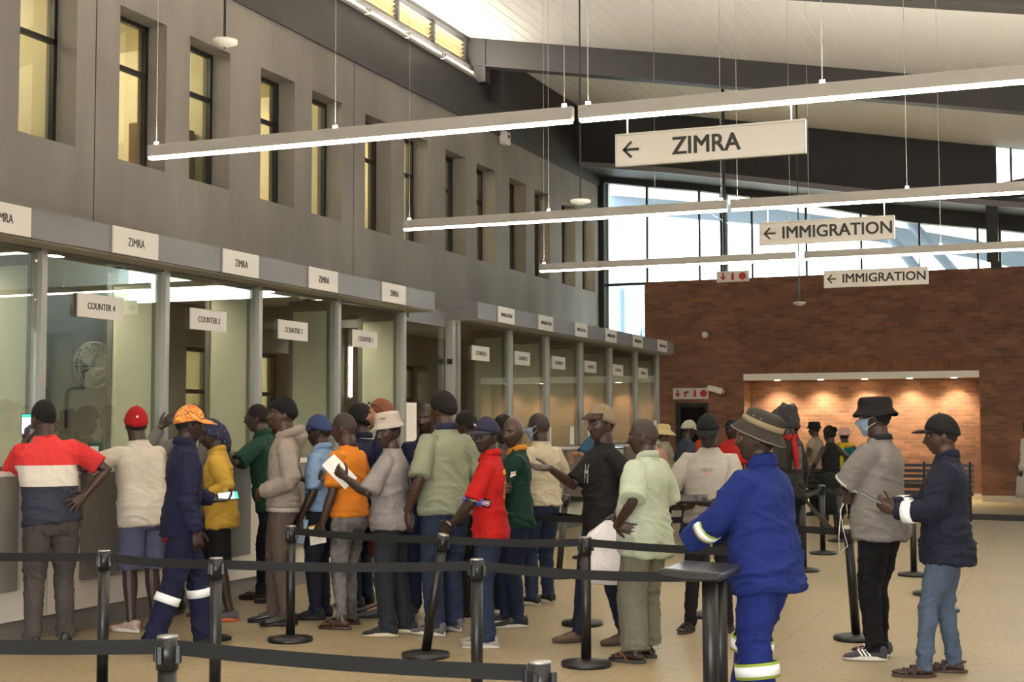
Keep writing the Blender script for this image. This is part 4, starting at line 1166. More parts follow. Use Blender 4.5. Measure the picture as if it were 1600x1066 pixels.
def hood(p, m):
    X = p.RM @ V(1, 0, 0); Y = p.RM @ V(0, 1, 0); Zv = p.RM @ V(0, 0, 1); c = p.T((0, -.015, 1.45)); bm = bmesh.new()
    n_ = 22; pts = []; rad = []
    for k in range(n_ + 1):
        a = PI / 2 + .35 + (2 * PI - .7) * k / n_
        bk = (1 - math.sin(a)) / 2
        pts.append(c + (X * math.cos(a) * .088 + Y * math.sin(a) * .082 + Zv * (.02 + .035 * bk - .03 * (1 - bk)) - Y * .02 * bk) * p.s); rad.append((.022 + .014 * bk) * p.s)
    tube(bm, pts, rad, 12)
    tube(bm, [c + (Zv * .03 - Y * .07) * p.s, c + (-Zv * .01 - Y * .1) * p.s, c + (-Zv * .09 - Y * .105) * p.s], [.06 * p.s, .062 * p.s, .02 * p.s], 14)
    me = remesh(bm, .008, 3, 'hood'); wrinkle(me, .006, None, 4.0)
    return obj_me('hood', me, m, p.ob, True)
def reflective(p, key, t, m, trim, h=.05, r=.09, name='reflective_band', parent=None, tilt=0):
    """band of tape round a limb: key ('leg', side) or ('arm', side); t along it (0..1 upper, 1..2 lower)"""
    if key[0] == 'leg': a, b, c = p.leg[key[1]]
    else: a, b, c = p.arm[key[1]][:3]
    A, B = (a, b) if t <= 1 else (b, c); tt = t if t <= 1 else t - 1
    d = (B - A).normalized(); o_ = A.lerp(B, tt); x, y = ring_frame(d); out = None
    for nm, mm, hh, rr in ((name, m, h, r), ('tape_edge', trim, h * 1.6, r - .002)):
        if mm is None: continue
        bm = bmesh.new(); rings = []
        for z, q in ((-hh / 2, rr - .008), (-hh / 2, rr), (hh / 2, rr), (hh / 2, rr - .008)):
            rings.append([o_ + d * (z + tilt * math.sin(2 * PI * k / 24)) * p.s + (x * math.cos(2 * PI * k / 24) + y * math.sin(2 * PI * k / 24)) * q * p.s for k in range(24)])
        loft(bm, rings + [rings[0]], cap=False)
        ob_ = obj(nm, bm, mm, out or parent or p.ob, True); out = out or ob_
    return out
def conform(bm, target, off=.003, maxd=.12):
    """press a flat decal mesh (built in body space) onto a garment along its nearest surface"""
    me = target.data
    bv = BVHTree.FromPolygons([v.co for v in me.vertices], [p_.vertices for p_ in me.polygons])
    for v in bm.verts:
        r_ = bv.find_nearest(v.co, maxd)
        if r_[0] is not None: v.co = r_[0] + r_[1] * (off + v.co_extra if hasattr(v, 'co_extra') else off)
    return bm
def decal(p, target, bm, loc, yaw_, m, name, roll_=0, tilt=0, onbody=True):
    """bm lies in XZ facing -Y; place it at body-space loc, turned by yaw_ (180 = chest), and press on"""
    bmesh.ops.triangulate(bm, faces=bm.faces)
    for _ in range(2):
        lg_ = [e_ for e_ in bm.edges if e_.calc_length() > .03]
        if lg_: bmesh.ops.subdivide_edges(bm, edges=lg_, cuts=1)
    bm.transform(Matrix.Translation(Vector(loc) * p.s) @ Matrix.Rotation(R(yaw_), 4, 'Z') @ Matrix.Rotation(R(roll_), 4, 'Y') @ Matrix.Scale(p.s, 4))
    for v in bm.verts:
        q = p.torso.find_nearest(v.co)[0] if onbody else None
        if q is not None: v.co = q
    conform(bm, target)
    o = obj(name, bm, m, target); return o
def patch_bm(w_, h_, n_=1, pts=None):
    bm = bmesh.new()
    if pts:
        bm.faces.new([bm.verts.new((x_, 0, z_)) for x_, z_ in pts])
    else:
        nx, nz = max(2, int(w_ / .012)), max(2, int(h_ / .012))
        g = [[bm.verts.new((-w_ / 2 + w_ * i / nx, 0, -h_ / 2 + h_ * j / nz)) for i in range(nx + 1)] for j in range(nz + 1)]
        for j in range(nz):
            for i in range(nx): bm.faces.new((g[j][i], g[j][i + 1], g[j + 1][i + 1], g[j + 1][i]))
    return bm
# ------------------------------------------------------------------ headwear
def crown(p, m, name, th=.014, base=.18, tilt=.0, top=.0, droop=-.1, rag=0.0, m2=None):
    """close fitting cap shell: everything above a plane (front height base, back droop)"""
    def fn(d):
        q = head_radius(d); x, y, z = d
        h = base * (y + 1) / 2 + droop * (1 - y) / 2
        t = max(-1, min(1, (z - h) / .07)); r = q.length
        off = th * t if t > 0 else .02 * t
        if top and z > .3: off += top * (z - .3)
        if rag: off += rag * noise.noise(q * 28)
        return q * ((r + off) / r)
    bm = bmesh.new(); head_grid(bm, fn, p.HM, 44, 36)
    return obj(name, bm, m, p.ob, True)
def cap(p, m, brim_m=None, back=False, th=.016, base=.42, droop=-.06, brim=.075, down=18, name='cap', top=.008):
    c = crown(p, m, name, th, base, top=top, droop=droop)
    sgn = -1 if back else 1
    bm = bmesh.new(); rings = []
    zb = .122 * (base if not back else droop) * .95 + .006
    n_ = 18
    for k in range(n_ + 1):
        a = R(-72) + R(144) * k / n_
        bx, by = math.sin(a) * .084, math.cos(a) * .107
        ln = brim * (math.cos(a * 1.05) ** .6 if math.cos(a * 1.05) > 0 else 0)
        arch = -.016 * math.sin(a) ** 2
        i0 = V(bx * .97, sgn * (by - .008), zb + arch); o0 = V(bx * 1.02, sgn * (by + ln), zb + arch - ln * math.sin(R(down)))
        mid = i0.lerp(o0, .5) + V(0, 0, .004)
        u = V(0, 0, .003)
        rings.append([p.HM @ q for q in (i0 - u, mid - u, o0 - u, o0 + u, mid + u, i0 + u)])
    loft(bm, rings)
    obj('brim', bm, brim_m or m, c, True)
    bm = bmesh.new(); bmesh.ops.create_uvsphere(bm, u_segments=10, v_segments=8, radius=.007, matrix=p.HM @ Matrix.Translation((0, 0, .122 + th + top * .7))); obj('button', bm, m, c, True)
    return c
def lathe_hat(p, m, prof, name='bucket_hat', tilt=(0, 0), z=.0, ex=.84, dent=0.0, wave=0.0, scale=1.0):
    """prof (r, z) outside from brim edge up to the crown centre; thin inner shell is added"""
    TM = p.HM @ Matrix.Translation((0, -.004, z)) @ Matrix.Rotation(R(tilt[0]), 4, 'X') @ Matrix.Rotation(R(tilt[1]), 4, 'Y') @ Matrix.Scale(scale, 4)
    bm = bmesh.new(); n_ = 40; rings = []
    inner = [(max(r - .004, .001), zz - .004) for r, zz in prof][::-1]
    for i, (r, zz) in enumerate(inner + prof):
        row = []
        for k in range(n_):
            a = 2 * PI * k / n_
            dz = wave * math.sin(3 * a + 1) * max(0, (r - .085)) / .06 if r > .085 else 0
            dd = dent * noise.noise(V(math.cos(a) * 2, math.sin(a) * 2, zz * 30)) * (1 if r < .1 else .3)
            row.append(TM @ V((r + dd) * math.cos(a) * ex, (r + dd) * math.sin(a), zz + dz))
        rings.append(row)
    loft(bm, rings + [rings[0]], cap=False)
    bmesh.ops.remove_doubles(bm, verts=bm.verts, dist=.00005)
    o = obj(name, bm, m, p.ob, True); p.hatM = TM; return o
BUCKET = [(.152, .0), (.15, .006), (.128, .028), (.112, .052), (.110, .056), (.106, .085), (.100, .112), (.092, .124), (.06, .13), (.004, .131)]
def hat_band(p, hat, m, r0, r1, z0, z1, ex=.84):
    bm = bmesh.new(); n_ = 36
    rings = [[p.hatM @ V(r * math.cos(2 * PI * k / n_) * ex, r * math.sin(2 * PI * k / n_), zz) for k in range(n_)] for r, zz in ((r0, z0), (r0 + .004, z0), (r1 + .004, z1), (r1, z1))]
    loft(bm, rings + [rings[0]], cap=False); return obj('hat_band', bm, m, hat, True)
# ------------------------------------------------------------------ footwear
def shoe(p, sd, m, sole, kind='sneaker', stripe=None, tong=None, name='shoe'):
    an = p.leg[sd][2]; fa = p.feet[0 if sd < 0 else 1][2]; s = p.s; fm = rot('Z', fa); z0 = an.z - .085 * s
    P = lambda a, b, c: V(an.x, an.y, z0) + fm @ V(b * s, a * s, c * s)
    X = fm @ V(1, 0, 0); Zv = V(0, 0, 1)
    bm = bmesh.new(); rings = []
    hi = .12 if kind == 'boot' else .095
    for a, rx, h in ((-.078, .022, hi * .75), (-.068, .032, hi), (-.03, .037, hi), (.02, .039, hi * .95), (.06, .042, .074), (.11, .047, .056), (.16, .046, .045), (.19, .036, .036), (.205, .02, .028)):
        rings.append(ell(P(a, 0, (h + .012) / 2), X, Zv, rx * s, (h - .012) / 2 * s, n=16, ex=2.6))
    loft(bm, rings); o = obj(name, bm, m, p.ob, True)
    bm = bmesh.new(); n_ = 28; out = []
    def outline(f, z):
        r_ = []
        for k in range(n_):
            t = 2 * PI * k / n_; a = math.cos(t); b = math.sin(t)
            ln = .063 + (.145 * a + .0) if a > 0 else .063 + .146 * a
            wdt = (.044 if a > 0 else .038) * (1 - .25 * abs(a) ** 3)
            r_.append(P(ln, b * wdt * f, z))
        return r_
    loft(bm, [outline(1.02, 0), outline(1.08, .008), outline(1.06, .028), outline(.95, .03)]); obj('sole', bm, sole, o, True)
    if stripe:
        for k in range(3):
            bm = bmesh.new()
            for side_ in (-1, 1):
                a0 = .02 + .026 * k
                for (q0, q1) in (((a0, .032), (a0 + .03, .075)),):
                    r0 = [P(q0[0], side_ * .046, q0[1]), P(q0[0] + .012, side_ * .046, q0[1]), P(q1[0] + .012, side_ * .036, q1[1]), P(q1[0], side_ * .036, q1[1])]
                    nn_ = X * side_ * .004 * s
                    va = [bm.verts.new(v - nn_) for v in r0]; vb = [bm.verts.new(v + nn_) for v in r0]
                    bm.faces.new(va); bm.faces.new(vb[::-1])
                    for i in range(4): bm.faces.new((va[i], vb[i], vb[(i + 1) % 4], va[(i + 1) % 4]))
            obj('side_stripe', bm, stripe, o)
    if tong:
        bm = bmesh.new()
        for k in range(4):
            a = .045 + .02 * k; h = .083 - .009 * k
            tube(bm, [P(a, -.026, h - .008), P(a, 0, h + .004), P(a, .026, h - .008)], .0035 * s, 5)
        obj('laces', bm, tong, o)
    return o
def sandal(p, sd, m, strap, flip=True, name='sandal'):
    an = p.leg[sd][2]; fa = p.feet[0 if sd < 0 else 1][2]; s = p.s; fm = rot('Z', fa); z0 = 0
    P = lambda a, b, c: V(an.x, an.y, z0) + fm @ V(b * s, a * s, c * s)
    bm = bmesh.new(); n_ = 28
    def outline(f, z):
        return [P(.063 + .148 * math.cos(2 * PI * k / n_) * f, .05 * f * math.sin(2 * PI * k / n_) * (1 - .15 * max(0, -math.cos(2 * PI * k / n_))), z) for k in range(n_)]
    loft(bm, [outline(.97, 0), outline(1.0, .006), outline(1.0, .018), outline(.97, .022)]); o = obj(name, bm, m, p.ob, True)
    bm = bmesh.new()
    if flip:
        for b in (-1, 1): tube(bm, [P(.15, -.012 * sd, .05), P(.12, b * .02, .066), P(.07, b * .045, .05), P(.045, b * .05, .02)], .0065 * s, 6)
    else:
        for a, h in ((.12, .055), (.07, .075)):
            rings = []
            for k in range(13):
                t = PI * k / 12
                c0 = (math.cos(t) * .051, .015 + math.sin(t) * (h - .012))
                rings.append([P(a - .016, c0[0], c0[1]), P(a + .016, c0[0], c0[1]), P(a + .016, c0[0] * 1.05, c0[1] + .004), P(a - .016, c0[0] * 1.05, c0[1] + .004)])
            loft(bm, rings)
        tube(bm, [P(.03, -.045, .03), P(-.04, -.04, .07), P(-.07, 0, .075), P(-.04, .04, .07), P(.03, .045, .03)], .008 * s, 6)
    obj('strap', bm, strap, o, True); return o
def both(fn, p, *a, **k):
    for sd in (-1, 1): fn(p, sd, *a, **k)
# ------------------------------------------------------------------ small things held or worn
def world(p, q): return p.M @ Vector(q)
def held(p, name, label, cat, bm, m, sd=None, loc=None, rotm=None, smooth=False):
    """a thing in a hand: mesh built round its own origin, placed by body-space matrix"""
    W = Matrix.Translation(loc) @ (rotm.to_4x4() if rotm else Matrix.Identity(4))
    o = obj(name, bm, m, None, smooth); o.matrix_world = p.M @ W; tag(o, label, cat); return o
def hand_centre(p, sd, a=.07, c=.02):
    S_, E_, W_, d_, n_ = p.arm[sd][:5]; d_ = d_.normalized(); n_ = (n_ - d_ * n_.dot(d_)).normalized()
    return W_ + (d_ * a + n_ * c) * p.s
def frame(d, n):
    """rotation whose local Z is d and whose local Y is n"""
    d = Vector(d).normalized(); n = Vector(n); n = (n - d * n.dot(d)).normalized(); x = n.cross(d)
    return Matrix((x, n, d)).transposed()
def sheet_bm(w_, h_, t=.003, fold=0.0):
    bm = bmesh.new(); rings = []
    for i in range(7):
        u = i / 6 - .5; y_ = fold * (abs(u) * 2) ** 1.5
        rings.append([V(u * w_, y_ - t / 2, -h_ / 2), V(u * w_, y_ + t / 2, -h_ / 2), V(u * w_, y_ + t / 2, h_ / 2), V(u * w_, y_ - t / 2, h_ / 2)])
    loft(bm, rings); return bm
def phone(p, loc, rm, label, lit=True, glow=.2):
    bm = bmesh.new(); box(bm, -.038, .038, -.0045, .0045, -.08, .08)
    o = held(p, 'mobile_phone', label, 'phone', bm, mat('dark phone case', (18, 18, 20), .3), loc=loc, rotm=rm)
    b_ = o.modifiers.new('bevel', 'BEVEL'); b_.width = .004; b_.segments = 2
    boxo('screen', -.034, .034, -.006, -.0044, -.074, .074, emit('phone screen', (196, 206, 232), glow if lit else .02), o)
    if lit: boxo('status_bar', -.034, .034, -.0064, -.0058, .05, .074, emit('phone status bar', (40, 150, 130), .4), o)
    return o

# ================================================================== the people in the queue
def z_at(px, py, P):
    d = px_dir(px, py); t = math.hypot(P[0], P[1]) / math.hypot(d.x, d.y); return CAM_Z + t * d.z
def who(label, at=None, X=None, px=None, top=660, off=90, hat=0.0, hk=1.0, tpx=None, **k):
    """feet: pixel under the body; or X and px for people standing at the counter plane; top: pixel row of the head top"""
    P = on_z(*at) if at else V(X, on_x(px, 900, X).y, 0)
    H = (z_at(tpx or (at[0] if at else px), top, P) - hat) * hk
    return person(label, P.x, P.y, az(P) + off, H=H, **k)
W_ = fabric
denim = lambda n, c: mat(n, tuple(int(q * .8) for q in c), .85, var=(14, .22, (1, 1, .5)), bump=(300, .15), spec=.2)
REF = mat('retroreflective tape', (250, 252, 255), .25, 0.0, spec=1.0)
LIME = mat('lime tape edge', (150, 170, 60), .6)
BLK = mat('black rubber', (20, 19, 19), .7)
WSOLE = mat('white rubber sole', (200, 194, 182), .6)
TAN = mat('brown sandal leather', (58, 38, 28), .6)

# 1 tri-colour shirt
tri = bpy.data.materials.new('red white navy knit'); tri.use_nodes = True
n = tri.node_tree.nodes; l = tri.node_tree.links
t_ = n.new('ShaderNodeTexCoord'); sz_ = n.new('ShaderNodeSeparateXYZ'); rp = n.new('ShaderNodeValToRGB'); mr = n.new('ShaderNodeMapRange')
l.new(t_.outputs['Object'], sz_.inputs[0]); l.new(sz_.outputs['Z'], mr.inputs[0]); mr.inputs[1].default_value = .8; mr.inputs[2].default_value = 1.6
l.new(mr.outputs[0], rp.inputs[0]); rp.color_ramp.interpolation = 'CONSTANT'
rp.color_ramp.elements[0].color = lin((40, 42, 58)); rp.color_ramp.elements[1].position = .46; rp.color_ramp.elements[1].color = lin((214, 206, 194))
e_ = rp.color_ramp.elements.new(.65); e_.color = lin((206, 48, 48))
l.new(rp.outputs[0], n['Principled BSDF'].inputs['Base Color']); n['Principled BSDF'].inputs['Roughness'].default_value = .85
p = who('man in a red white and navy t-shirt holding up a phone, hand on his back', X=-6.93, px=80, top=624, tpx=68, off=14, lean=6, side=-5, w=1.06, belly=.02, hk=1.01, skin=1, head=(16, 4), face_on=False,
        L=dict(hand=(-.12, .30, 1.44), hint=(-.35, .2, -1), d=(.0, .1, 1), n=(.6, .3, 0), pose='grip'),
        Rr=dict(hand=(.19, -.15, 1.06), hint=(.9, -.3, -.5), d=(-.75, -.12, -.55), n=(0, -1, .1), pose='flat', spread=.25), feet=((-.13, -.05, 8), (.12, .06, -14)))
o = top_garment(p, 't_shirt', [tri, W_('red knit', (225, 56, 56))], hem=.86, sleeves=(.8, .8))
for f in o.data.polygons:
    if abs(f.center.x) > .16 * p.s and p.torso.find_nearest(f.center)[3] > .022: f.material_index = 1
neckband(p, W_('red rib', (196, 44, 44)))
bottom(p, 'trousers', denim('charcoal jeans', (92, 86, 82)), amp=0.0128); both(shoe, p, mat('dark brown shoe', (34, 26, 24), .5), BLK)
phone(p, p.arm[-1][1].lerp(hand_centre(p, -1, .09, .0), 1) + V(.0, .0, .03), rot('Z', 8) @ rot('Z', 0), 'lit mobile phone held up by the man in the red striped t-shirt')
# 2 white tee, red cap backwards
p = who('man in a white t-shirt and red cap leaning on the counter', X=-6.9, px=213, top=640, tpx=216, off=34, lean=11, dy=-.1, hat=.02, hk=1.03, w=1.05, belly=.03, skin=1, head=(-30, 2), face_on=False, bare_legs=True,
        L=dict(hand=(-.30, .30, 1.30), hint=(-.9, -.1, -.35), d=(.8, .5, .25), n=(0, .3, -1), pose='soft'), Rr=dict(hand=(.1, .33, 1.30), hint=(.8, 0, -.5), d=(-.5, .8, .1), n=(0, 0, -1)), feet=((-.12, -.12, 10), (.12, -.08, -10)))
top_garment(p, 't_shirt', W_('off white cotton', (220, 210, 194)), hem=.80, sleeves=(.85, .85), ease=1.08); neckband(p, W_('off white rib', (214, 204, 188)))
bottom(p, 'shorts', W_('washed blue twill', (92, 94, 122), var=.18), to='knee', r=(.105, .1, .09, .08, .07))
c = cap(p, W_('red cap cotton', (176, 24, 30)), back=False, base=.32, droop=-.22, brim=.07, name='cap')
bm = bmesh.new(); lathe(bm, [(.001, 0), (.009, .001), (.009, .003), (.001, .004)], seg=14); bm.transform(p.HM @ Matrix.Translation((0, -.115, .055)) @ Matrix.Rotation(R(75), 4, 'X')); obj('badge', bm, M['paper'], c)
bm = bmesh.new(); bmesh.ops.create_uvsphere(bm, u_segments=16, v_segments=10, radius=.03, matrix=p.HM @ Matrix.Translation((0, -.092, .002)) @ Matrix.Diagonal((1, .75, .62, 1))); obj('cap_opening', bm, HAIR, c, True)
both(shoe, p, mat('silver pink sneaker', (176, 150, 140), .4, var=(40, .35)), WSOLE, tong=M['paper'])
# 3 grey shirt behind
p = who('man in a grey shirt with a lanyard touching his forehead at the counter', X=-7.0, px=298, top=629, tpx=268, off=150, lean=0, side=-4, w=1.0, skin=1, head=(-28, 12), L=dict(hand=(-.2, .3, 1.22), hint=(-.6, -.2, -.6)),
        Rr=dict(hand=(.20, .16, 1.55), hint=(.5, .5, -.8), d=(-.6, -.1, .55), n=(-.3, -.6, .3), pose='relaxed'))
top_garment(p, 'shirt', W_('mid grey cotton', (128, 124, 122)), hem=.82, sleeves=(1.9, 1.9)); collar(p, W_('dark grey collar', (48, 46, 46)))
bottom(p, 'trousers', W_('black twill', (26, 25, 27))); both(shoe, p, BLK, BLK)
bm = bmesh.new(); tube(bm, [p.T((-.055, .06, 1.46)), p.T((-.06, .105, 1.36)), p.T((-.04, .145, 1.2)), p.T((0, .155, 1.06))], .007, 6); tube(bm, [p.T((.055, .06, 1.46)), p.T((.05, .11, 1.36)), p.T((.03, .145, 1.2)), p.T((0, .155, 1.06))], .007, 6); obj('lanyard', bm, W_('cream lanyard', (206, 190, 160)), p.ob, True)
# 4 navy coverall, camouflage cap
camo = bpy.data.materials.new('orange leaf camouflage'); camo.use_nodes = True
n = camo.node_tree.nodes; l = camo.node_tree.links; t_ = n.new('ShaderNodeTexCoord'); vo = n.new('ShaderNodeTexVoronoi'); vo.inputs['Scale'].default_value = 34; vo.feature = 'F1'
nz = n.new('ShaderNodeTexNoise'); nz.inputs['Scale'].default_value = 22; mv = n.new('ShaderNodeMix'); mv.data_type = 'VECTOR'; mv.inputs[0].default_value = .35
l.new(t_.outputs['Object'], nz.inputs['Vector']); l.new(t_.outputs['Object'], mv.inputs[4]); l.new(nz.outputs['Color'], mv.inputs[5]); l.new(mv.outputs[1], vo.inputs['Vector'])
rp = n.new('ShaderNodeValToRGB'); l.new(vo.outputs['Color'], rp.inputs[0]); rp.color_ramp.elements[0].color = lin((122, 60, 24)); rp.color_ramp.elements[0].position = .15
rp.color_ramp.elements[1].position = .8; rp.color_ramp.elements[1].color = lin((238, 182, 110))
for q, cc in ((.4, (214, 110, 40)), (.6, (230, 150, 60))): e_ = rp.color_ramp.elements.new(q); e_.color = lin(cc)
l.new(rp.outputs[0], n['Principled BSDF'].inputs['Base Color']); n['Principled BSDF'].inputs['Roughness'].default_value = .8
NAVY = W_('navy coverall drill', (32, 34, 66))
p = who('man in a navy coverall and orange camouflage cap walking to the right', at=(281, 1010), top=629, off=-78, hat=.025, w=.98, skin=0, head=(-2, 4), lean=2,
        L=dict(hand=(-.12, .27, 1.05), hint=(-.5, -.8, -.3), d=(.1, 1, .0), n=(.2, 0, 1), pose='soft'), Rr=dict(hand=(.245, .05, .84), hint=(.3, -.9, 0), d=(0, .25, -1), pose='soft'), feet=((-.1, .20, 4), (.1, -.22, -4)))
top_garment(p, 'jacket', NAVY, hem=.80, sleeves=(1.95, 1.95), ease=1.1, r=(.078, .076, .062, .05)); collar(p, NAVY, h=.05)
bottom(p, 'trousers', NAVY, r=(.104, .096, .088, .082, .082), amp=0.0128)
for sd in (-1, 1): reflective(p, ('leg', sd), 1.28, REF, None, .06, .094)
bm = bmesh.new(); loft(bm, torso_rings(p, .755, .82, 1.0)); obj('undershirt', bm, W_('red cotton', (150, 30, 36)), p.ob, True); cap(p, camo, base=.36, droop=-.02, brim=.085, down=22); both(shoe, p, BLK, BLK)
phone(p, hand_centre(p, -1, .10, .025), frame((.05, 1, .08), (-.75, 0, -.65)), 'mobile phone held out by the navy coverall man in front of the yellow shirt', glow=.09)
# 5 yellow shirt, navy head scarf
p = who('man in a yellow shirt, navy dotted head scarf and black shorts looking down', at=(343, 968), top=657, tpx=338, off=84, hat=.012, hk=1.02, w=.94, skin=1, head=(12, 16), lean=4, bare_legs=True,
        L=dict(hand=(-.2, .16, 1.10), hint=(-.4, -.7, -.5), d=(.15, .9, .05), n=(.4, -.1, 1), pose='soft'), Rr=dict(hand=(.16, .24, 1.06), hint=(.5, -.6, -.3)), feet=((-.14, -.1, 4), (.16, .1, -4)))
top_garment(p, 'shirt', W_('yellow cotton', (214, 172, 70)), hem=.80, sleeves=(1.62, 1.62), ease=1.17, r=(.08, .078, .066, .054)); collar(p, W_('yellow cotton', (214, 172, 70)))
bottom(p, 'shorts', W_('black shorts', (20, 19, 20)), to='knee', r=(.105, .1, .09, .08, .07))
dot = bpy.data.materials.new('navy dotted scarf'); dot.use_nodes = True; n = dot.node_tree.nodes; l = dot.node_tree.links
t_ = n.new('ShaderNodeTexCoord'); vo = n.new('ShaderNodeTexVoronoi'); vo.inputs['Scale'].default_value = 34; rp = n.new('ShaderNodeValToRGB'); l.new(t_.outputs['Object'], vo.inputs['Vector']); l.new(vo.outputs['Distance'], rp.inputs[0])
rp.color_ramp.elements[0].position = .13; rp.color_ramp.elements[0].color = lin((150, 150, 170)); rp.color_ramp.elements[1].position = .17; rp.color_ramp.elements[1].color = lin((34, 36, 66)); l.new(rp.outputs[0], n['Principled BSDF'].inputs['Base Color']); n['Principled BSDF'].inputs['Roughness'].default_value = .8
c = crown(p, dot, 'head_scarf', .012, .32, droop=-.75)
bm = bmesh.new(); tube(bm, [p.HM @ V(0, -.07, .02), p.HM @ V(0, -.085, -.05), p.HM @ V(0, -.088, -.11), p.HM @ V(0, -.1, -.16)], [.06, .058, .052, .02], 14); obj('scarf_tail', bm, dot, c, True)
both(shoe, p, mat('grey running shoe', (84, 80, 82), .7), mat('orange sole', (196, 84, 52), .6), tong=None)
# 6 dark green polo
GRN = W_('dark green pique', (26, 58, 44))
p = who('man in a dark green polo and glasses leaning on the counter', at=(418, 940), top=636, tpx=398, off=76, lean=11, dy=-.04, hk=1.03, w=1.08, belly=.02, skin=1, head=(6, 0), knee_hint=(0, 1, 0),
        L=dict(hand=(-.16, .30, 1.29), hint=(-.9, .0, -.5), d=(.5, .8, 0), n=(0, 0, -1)), Rr=dict(hand=(.16, .3, 1.29), hint=(.9, 0, -.5), d=(-.5, .8, 0), n=(0, 0, -1)), feet=((-.1, -.12, 6), (.1, .08, -8)), bare_feet=True)
top_garment(p, 'polo_shirt', GRN, hem=.80, sleeves=(.9, .9), ease=1.08); collar(p, GRN)
bottom(p, 'trousers', W_('black twill', (22, 22, 26)), r=(.1, .086, .07, .06, .05)); both(sandal, p, BLK, TAN)
bm = bmesh.new()
for sd in (-1, 1):
    pts = [p.HM @ V(sd * .032 + .02 * math.cos(2 * PI * k / 16), .106, .002 + .017 * math.sin(2 * PI * k / 16)) for k in range(17)]; tube(bm, pts, .0017, 5, False)
    tube(bm, [p.HM @ V(sd * .052, .103, .006), p.HM @ V(sd * .078, .06, .008), p.HM @ V(sd * .082, -.01, .006)], .0017, 5, False)
tube(bm, [p.HM @ V(-.012, .107, .004), p.HM @ V(.012, .107, .004)], .0017, 5, False); obj('glasses', bm, M['black_frame'], p.ob)
# 7 grey hoodie, black beanie
HOO = W_('heather grey fleece', (164, 152, 140), var=.1)
p = who('man in a grey hoodie and black beanie with sunglasses, hands in the front pocket', at=(440, 975), top=618, tpx=443, off=92, hat=.012, w=.96, skin=2, head=(2, -4), lean=-2,
        L=dict(hand=(-.13, .15, 1.02), hint=(-.7, -.9, -.1), d=(.8, .5, -.2), n=(0, -1, 0)), Rr=dict(hand=(.12, .15, 1.0), hint=(.7, -.9, -.1), d=(-.8, .4, -.2), n=(0, -1, 0)), feet=((-.1, -.04, 4), (.1, .05, -4)))
hd_ = top_garment(p, 'hoodie', HOO, hem=.90, sleeves=(1.98, 1.98), ease=1.08, r=(.078, .076, .066, .05), amp=0.0144); hood(p, HOO)
bm = patch_bm(.2, .26); decal(p, hd_, bm, (0, .26, 1.1), 180, mat('dark graphic print', (70, 66, 64), .85, var=(26, .9)), 'chest_print')
bm = bmesh.new(); loft(bm, torso_rings(p, .865, .91, 1.06)); obj('shirt_hem', bm, W_('cream jersey', (206, 198, 186)), hd_, True)
bottom(p, 'trousers', W_('brown chino', (98, 84, 76), var=.1), r=(.1, .086, .074, .066, .06), amp=0.0128)
bm = bmesh.new(); n_ = 30; rr_ = [ell(p.T((0, 0, z_)), V(1, 0, 0), V(0, 1, 0), .172 * p.s, .118 * p.s, .12 * p.s) for z_ in (.945, .98)]; loft(bm, rr_); obj('belt', bm, mat('brown leather belt', (44, 28, 22), .5), p.bot, True)
c = crown(p, W_('black knit', (17, 16, 17)), 'beanie', .013, .36, top=.012, droop=-.22)
bm = bmesh.new()
for sd in (-1, 1): bmesh.ops.create_uvsphere(bm, u_segments=12, v_segments=8, radius=.024, matrix=p.HM @ Matrix.Translation((sd * .03, .096, .075)) @ Matrix.Rotation(R(-28), 4, 'X') @ Matrix.Diagonal((1, .25, .75, 1)))
obj('sunglasses', bm, mat('black lens', (12, 12, 13), .08), c, True)
both(shoe, p, mat('black leather', (22, 20, 20), .35), BLK)
# 8 light blue shirt, blue cap
LBL = W_('light blue poplin', (140, 170, 206))
p = who('man in a light blue shirt and blue cap behind the grey hoodie man', at=(502, 966), top=646, tpx=497, off=66, hat=.02, w=.98, skin=1, head=(8, 6), face_on=False,
        L=dict(hand=(-.24, .1, .86), hint=(-.3, -.8, 0), pose='grip'), Rr=dict(hand=(.16, .28, 1.2), hint=(.5, -.5, -.5), d=(-.2, .7, .4), n=(-.5, 0, .5), pose='grip'))
top_garment(p, 'shirt', LBL, hem=.93, sleeves=(.9, .9), ease=1.08, amp=0.0160); collar(p, LBL, h=.045)
bottom(p, 'trousers', W_('navy trousers', (26, 28, 40))); both(shoe, p, BLK, BLK); cap(p, W_('blue cap cotton', (58, 74, 116)), base=.36, droop=-.12)
phone(p, hand_centre(p, 1, .08, .03), rot('X', -20), 'dark mobile phone held by the man in the light blue shirt', False)
held(p, 'folded_papers', 'blue and white papers hanging from the hand of the man in light blue', 'papers', sheet_bm(.14, .2, .006), mat('pale blue card', (150, 176, 200), .7), loc=hand_centre(p, -1, .1, .01), rotm=rot('Z', 80) @ rot('X', 20))
